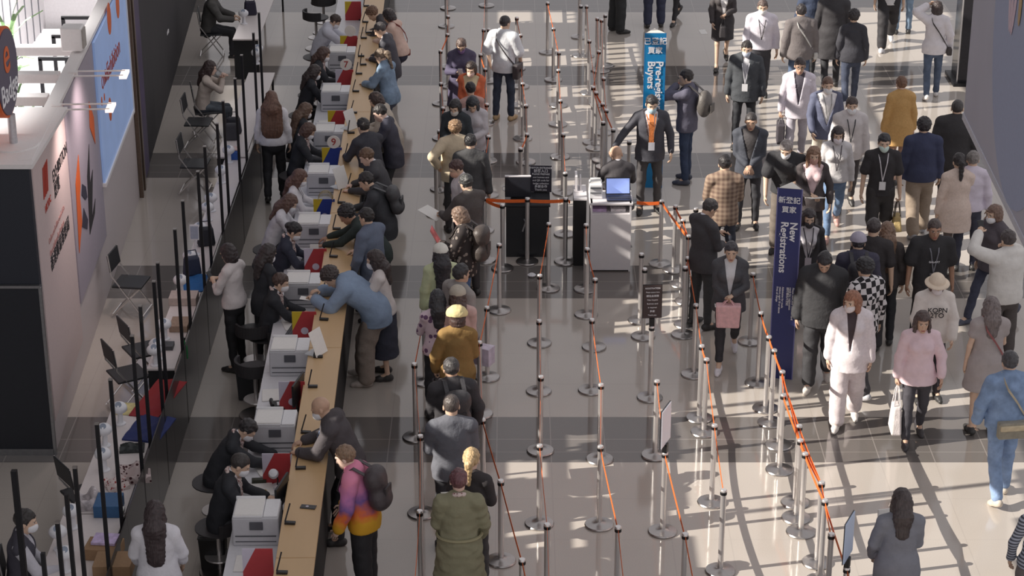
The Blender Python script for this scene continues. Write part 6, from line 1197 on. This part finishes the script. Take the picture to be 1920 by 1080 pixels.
def tote(P, hand, lab, c, size=(.30, .10, .28), drop=.22, name='tote_bag', flare=1.0, ang=0, hc_=None):
    h0 = P.world(P.hand[hand]); w, d, hh = size; t = thing(name, lab, 'bag', h0, math.atan2(P.Rw[1, 0], P.Rw[0, 0]) + PI / 2 + ang)
    mb = MB(); mb.box((0, 0, -drop - hh / 2), (w, d, hh), taper=flare); b = mb.build('body', LEATHER, t, bevel=.02); col(b, c)
    for sy in (-1, 1):
        mb = MB(); mb.tube([(-w * .25, sy * d * .3, -drop - .01), (-w * .12, sy * d * .15, -drop * .3), (0, 0, -.005), (w * .12, sy * d * .15, -drop * .3), (w * .25, sy * d * .3, -drop - .01)], .008, 6); col(mb.build('handle', LEATHER, t), hc_ or c)
    return t
def sling(P, lab, c, side=1, pouch=(.20, .08, .16), z=-.02, back=0):
    """strap from one shoulder across the body to a pouch at the other hip"""
    y = P.chw / 1.36 + .045; hp = P.pel + A_(side * (P.hipw + .055), -.02 - back, z)
    t = attach(thing('sling_bag', lab, 'bag'), P); a = lambda *v: LV(P, P.ch + P.R2 @ A_(*v)); mb = MB()
    mb.strip([LV(P, P.nb + P.R2 @ A_(-side * .10, -.02, .045)), a(-side * .07, y, .10), a(side * .04, y + .005, -.06), a(side * .13, y - .035, -.2), LV(P, hp)], LV(P, A_(0, 0, .035)), .005); mb.strip([LV(P, P.nb + P.R2 @ A_(-side * .10, -.02, .045)), a(-side * .07, -y, .09), a(side * .04, -y - .005, -.06), a(side * .13, -y + .03, -.2), LV(P, hp)], LV(P, A_(0, 0, .035)), .005)
    col(mb.build('strap', LEATHER, t), c); mb = MB(); mb.box(LV(P, hp + A_(side * .03, -back, -.06)), (pouch[1] * P.s, pouch[0] * P.s, pouch[2] * P.s)); col(mb.build('pouch', LEATHER, t, bevel=.02), c); return t
def held(P, hand, name, lab, cat, size, m, rot=(0, 0, 0), off=(0, 0, 0)):
    h0 = np.asarray(P.hand[hand]) + A_(*off); t = attach(thing(name, lab, cat), P); t.location = P.world(h0)
    mb = MB(); mb.box((0, 0, 0), size, Matrix.Rotation(rot[2], 3, 'Z') @ Matrix.Rotation(rot[0], 3, 'X') @ Matrix.Rotation(rot[1], 3, 'Y')); o = mb.build('sheet' if size[2] < .004 or size[1] < .004 else 'body', m, t, bevel=.0 if min(size) < .004 else .004); return t
PHONE = mat('phone_black'); SHEETP = mat('white_paper')
backpack(C15, 'black backpack with white straps on the person in the pink sweater', (56, 46, 50)); backpack(D9, 'dark brown backpack on the woman in the flowered jacket', (64, 54, 50), (.16, .09, .23)); backpack(G40, 'round olive grey backpack on the man on the phone', (86, 80, 76), (.15, .11, .20), round_=True)
backpack(D15, 'black backpack on the man holding a white folder', (50, 48, 52)); backpack(C9, 'black backpack on the man in black signing at the counter', (52, 52, 56), (.14, .07, .18)); backpack(G26, 'black backpack on the person in the lilac cap', (44, 42, 48))
sling(E1, 'dark grey sling bag at the hip of the man in the white T-shirt', (62, 56, 60), 1, (.24, .10, .24)); sling(G2, 'white strapped sling bag on the man in the grey brown jacket', (196, 194, 190), 1, (.12, .07, .12)); sling(G7, 'small black hip bag of the woman in white touching her hair', (48, 40, 40), 1, (.16, .09, .13)); sling(G34, 'small bag on a red strap, woman in the grey dress', (150, 70, 70), 1, (.14, .07, .12)); sling(C2, 'thin red strapped bag on the visitor in the pink blouse', (140, 60, 54), 1, (.14, .07, .12))
b = sling(G35, 'beige belt bag on the man in the denim shirt', (196, 178, 146), 1, (.14, .12, .12), z=.02); mb = MB(); mb.box(LV(G35, G35.pel + A_(.02, -.19, -.02)), (.34, .10, .19)); col(mb.build('main_pouch', LEATHER, b, bevel=.02), (150, 142, 122)); mb = MB(); mb.box(LV(G35, G35.pel + A_(.02, -.245, .02)), (.32, .03, .06)); col(mb.build('flap', LEATHER, b, bevel=.01), (214, 192, 150))
tote(G31, 0, 'white leather tote in the hand of the woman in pink', (226, 214, 212), (.30, .12, .34), .26, flare=.72); tote(G19, 1, 'gold and cream handbag of the man in the black T-shirt', (196, 164, 96), (.28, .14, .22), .22, flare=.6, hc_=(70, 60, 50)); tote(G23, 1, 'pale pink paper bag with the woman in the visor', (232, 172, 176), (.28, .12, .30), .06, 'paper_bag', flare=1.1, ang=PI / 2)
tote(G9, 0, 'dark bag hanging from the hand of the man in white', (62, 56, 64), (.30, .12, .32), .10); tote(F5, 1, 'black handbag with the woman in the skirt suit', (44, 40, 44), (.30, .12, .20), .14, 'handbag', flare=.8); tote(G38, 0, 'blue leather handbag of the woman in the grey dress', (52, 92, 140), (.32, .14, .20), .16, 'handbag', flare=.75)
tote(D14, 1, 'black bag with a blue pouch of the woman in the beret', (58, 56, 60), (.30, .12, .26), .10, 'handbag'); tote(D18, 1, 'grey blue bag beside the woman in the olive dress', (84, 88, 104), (.30, .14, .24), .12, 'handbag'); tote(G12, 1, 'white cotton tote beside the mustard coat', (226, 216, 214), (.30, .08, .32), .02, flare=1.0); tote(D18, 0, 'dark red flat bag in front of the olive dress', (128, 52, 54), (.26, .08, .24), .06, 'handbag')
for P, i, lab in ((A4, 0, 'black phone in the hands of the woman with the bob'), (D1, 0, 'white cased phone of the woman in purple'), (G40, 1, 'phone at the ear of the man with the round backpack'), (G36, 1, 'phone held up by the man in the white sweater'), (G22, 1, 'phone read by the man in the dark suit'), (D13, 1, 'white phone held by the woman in the flowered blouse')):
    held(P, i, 'mobile_phone', lab, 'phone', (.075, .010, .15), PHONE if 'white' not in lab.split()[0] else WPL, (-.5, 0, 0), (0, .01, .03))
for P, i, lab, sz, off, rot in ((D8, 1, 'white papers held out by the man in the brown suit', (.24, .32, .006), (-.05, .10, .0), (.3, 0, .3)), (D9, 1, 'red and white leaflet read by the woman in the flowered jacket', (.22, .004, .26), (0, .05, .08), (-.5, 0, .2)), (D15, 1, 'large white folder under the arm of the man in black', (.010, .36, .28), (-.02, .0, -.08), (.2, .3, .2)), (D18, 1, 'white sheet held beside the olive dress', (.24, .004, .32), (-.06, .1, .04), (-.4, 0, .1)), (G23, 0, 'lilac leaflet held by the woman in the visor', (.30, .20, .004), (.06, .06, .03), (.2, 0, 0)), (D16, 1, 'white form held by the man in the grey sweater', (.21, .29, .003), (0, .08, .02), (.4, 0, 0)), (C13, 1, 'white badge card in the hand of the bent visitor', (.10, .14, .003), (0, .05, .0), (.1, 0, 0)), (G38, 0, 'white papers held against the grey dress', (.22, .02, .30), (-.03, .06, .10), (-.3, .2, .6)), (D11, 0, 'crumpled white plastic bag beside the man in beige', (.26, .16, .22), (.10, .02, -.10), (0, 0, .4)), (G17, 0, 'pale leaflets in the hand of the woman in the black blazer', (.22, .28, .006), (0, .06, .03), (.3, 0, .2))):
    held(P, i, 'leaflet' if 'leaflet' in lab else 'plastic_bag' if 'plastic' in lab else 'paper_sheet', lab, 'paper' if 'plastic' not in lab else 'bag', sz, mat('film_lilac', (204, 196, 214), .3, var=.15, scale=12) if 'plastic' in lab else mat('leaflet_red', (226, 120, 120), .6, var=.5, scale=8) if 'red' in lab else SHEETP, rot, off)
t = thing('sweatshirt_print', '', '') if False else None
# graphic on the white sweatshirt
for i, (s_, z) in enumerate((('KOPN', .02), ('2TO', -.05))):
    o = wall_text(s_, 0, 0, .085, INK, None, name='print', align='CENTER'); o.parent = G32.obj; R_ = Matrix(G32.R2.tolist()).to_4x4(); k = G32.front(z, 0, .012); o.matrix_basis = Matrix.Translation(LV(G32, k)) @ R_ @ Matrix.Rotation(PI, 4, 'Z') @ Matrix.Rotation(PI / 2, 4, 'X')
o = wall_text('GALAXY', 0, 0, .035, WHI, None, name='print', align='CENTER'); o.parent = G33.obj; k = G33.front(-.06, 0, .006); o.matrix_basis = Matrix.Translation(LV(G33, k)) @ Matrix.Rotation(PI, 4, 'Z') @ Matrix.Rotation(PI / 2, 4, 'X')
# belt on the olive dress, waist tie
mb = MB(); y = D18.hipw
mb.tube([LV(D18, D18.pel + A_((y + .028) * math.sin(a), (y + .028) / 1.3 * math.cos(a) - .005, .10)) for a in [k * PI / 12 for k in range(25)]], .016, 6); col(mb.build('belt', CLOTH, D18.obj, smooth=True), (150, 142, 104))
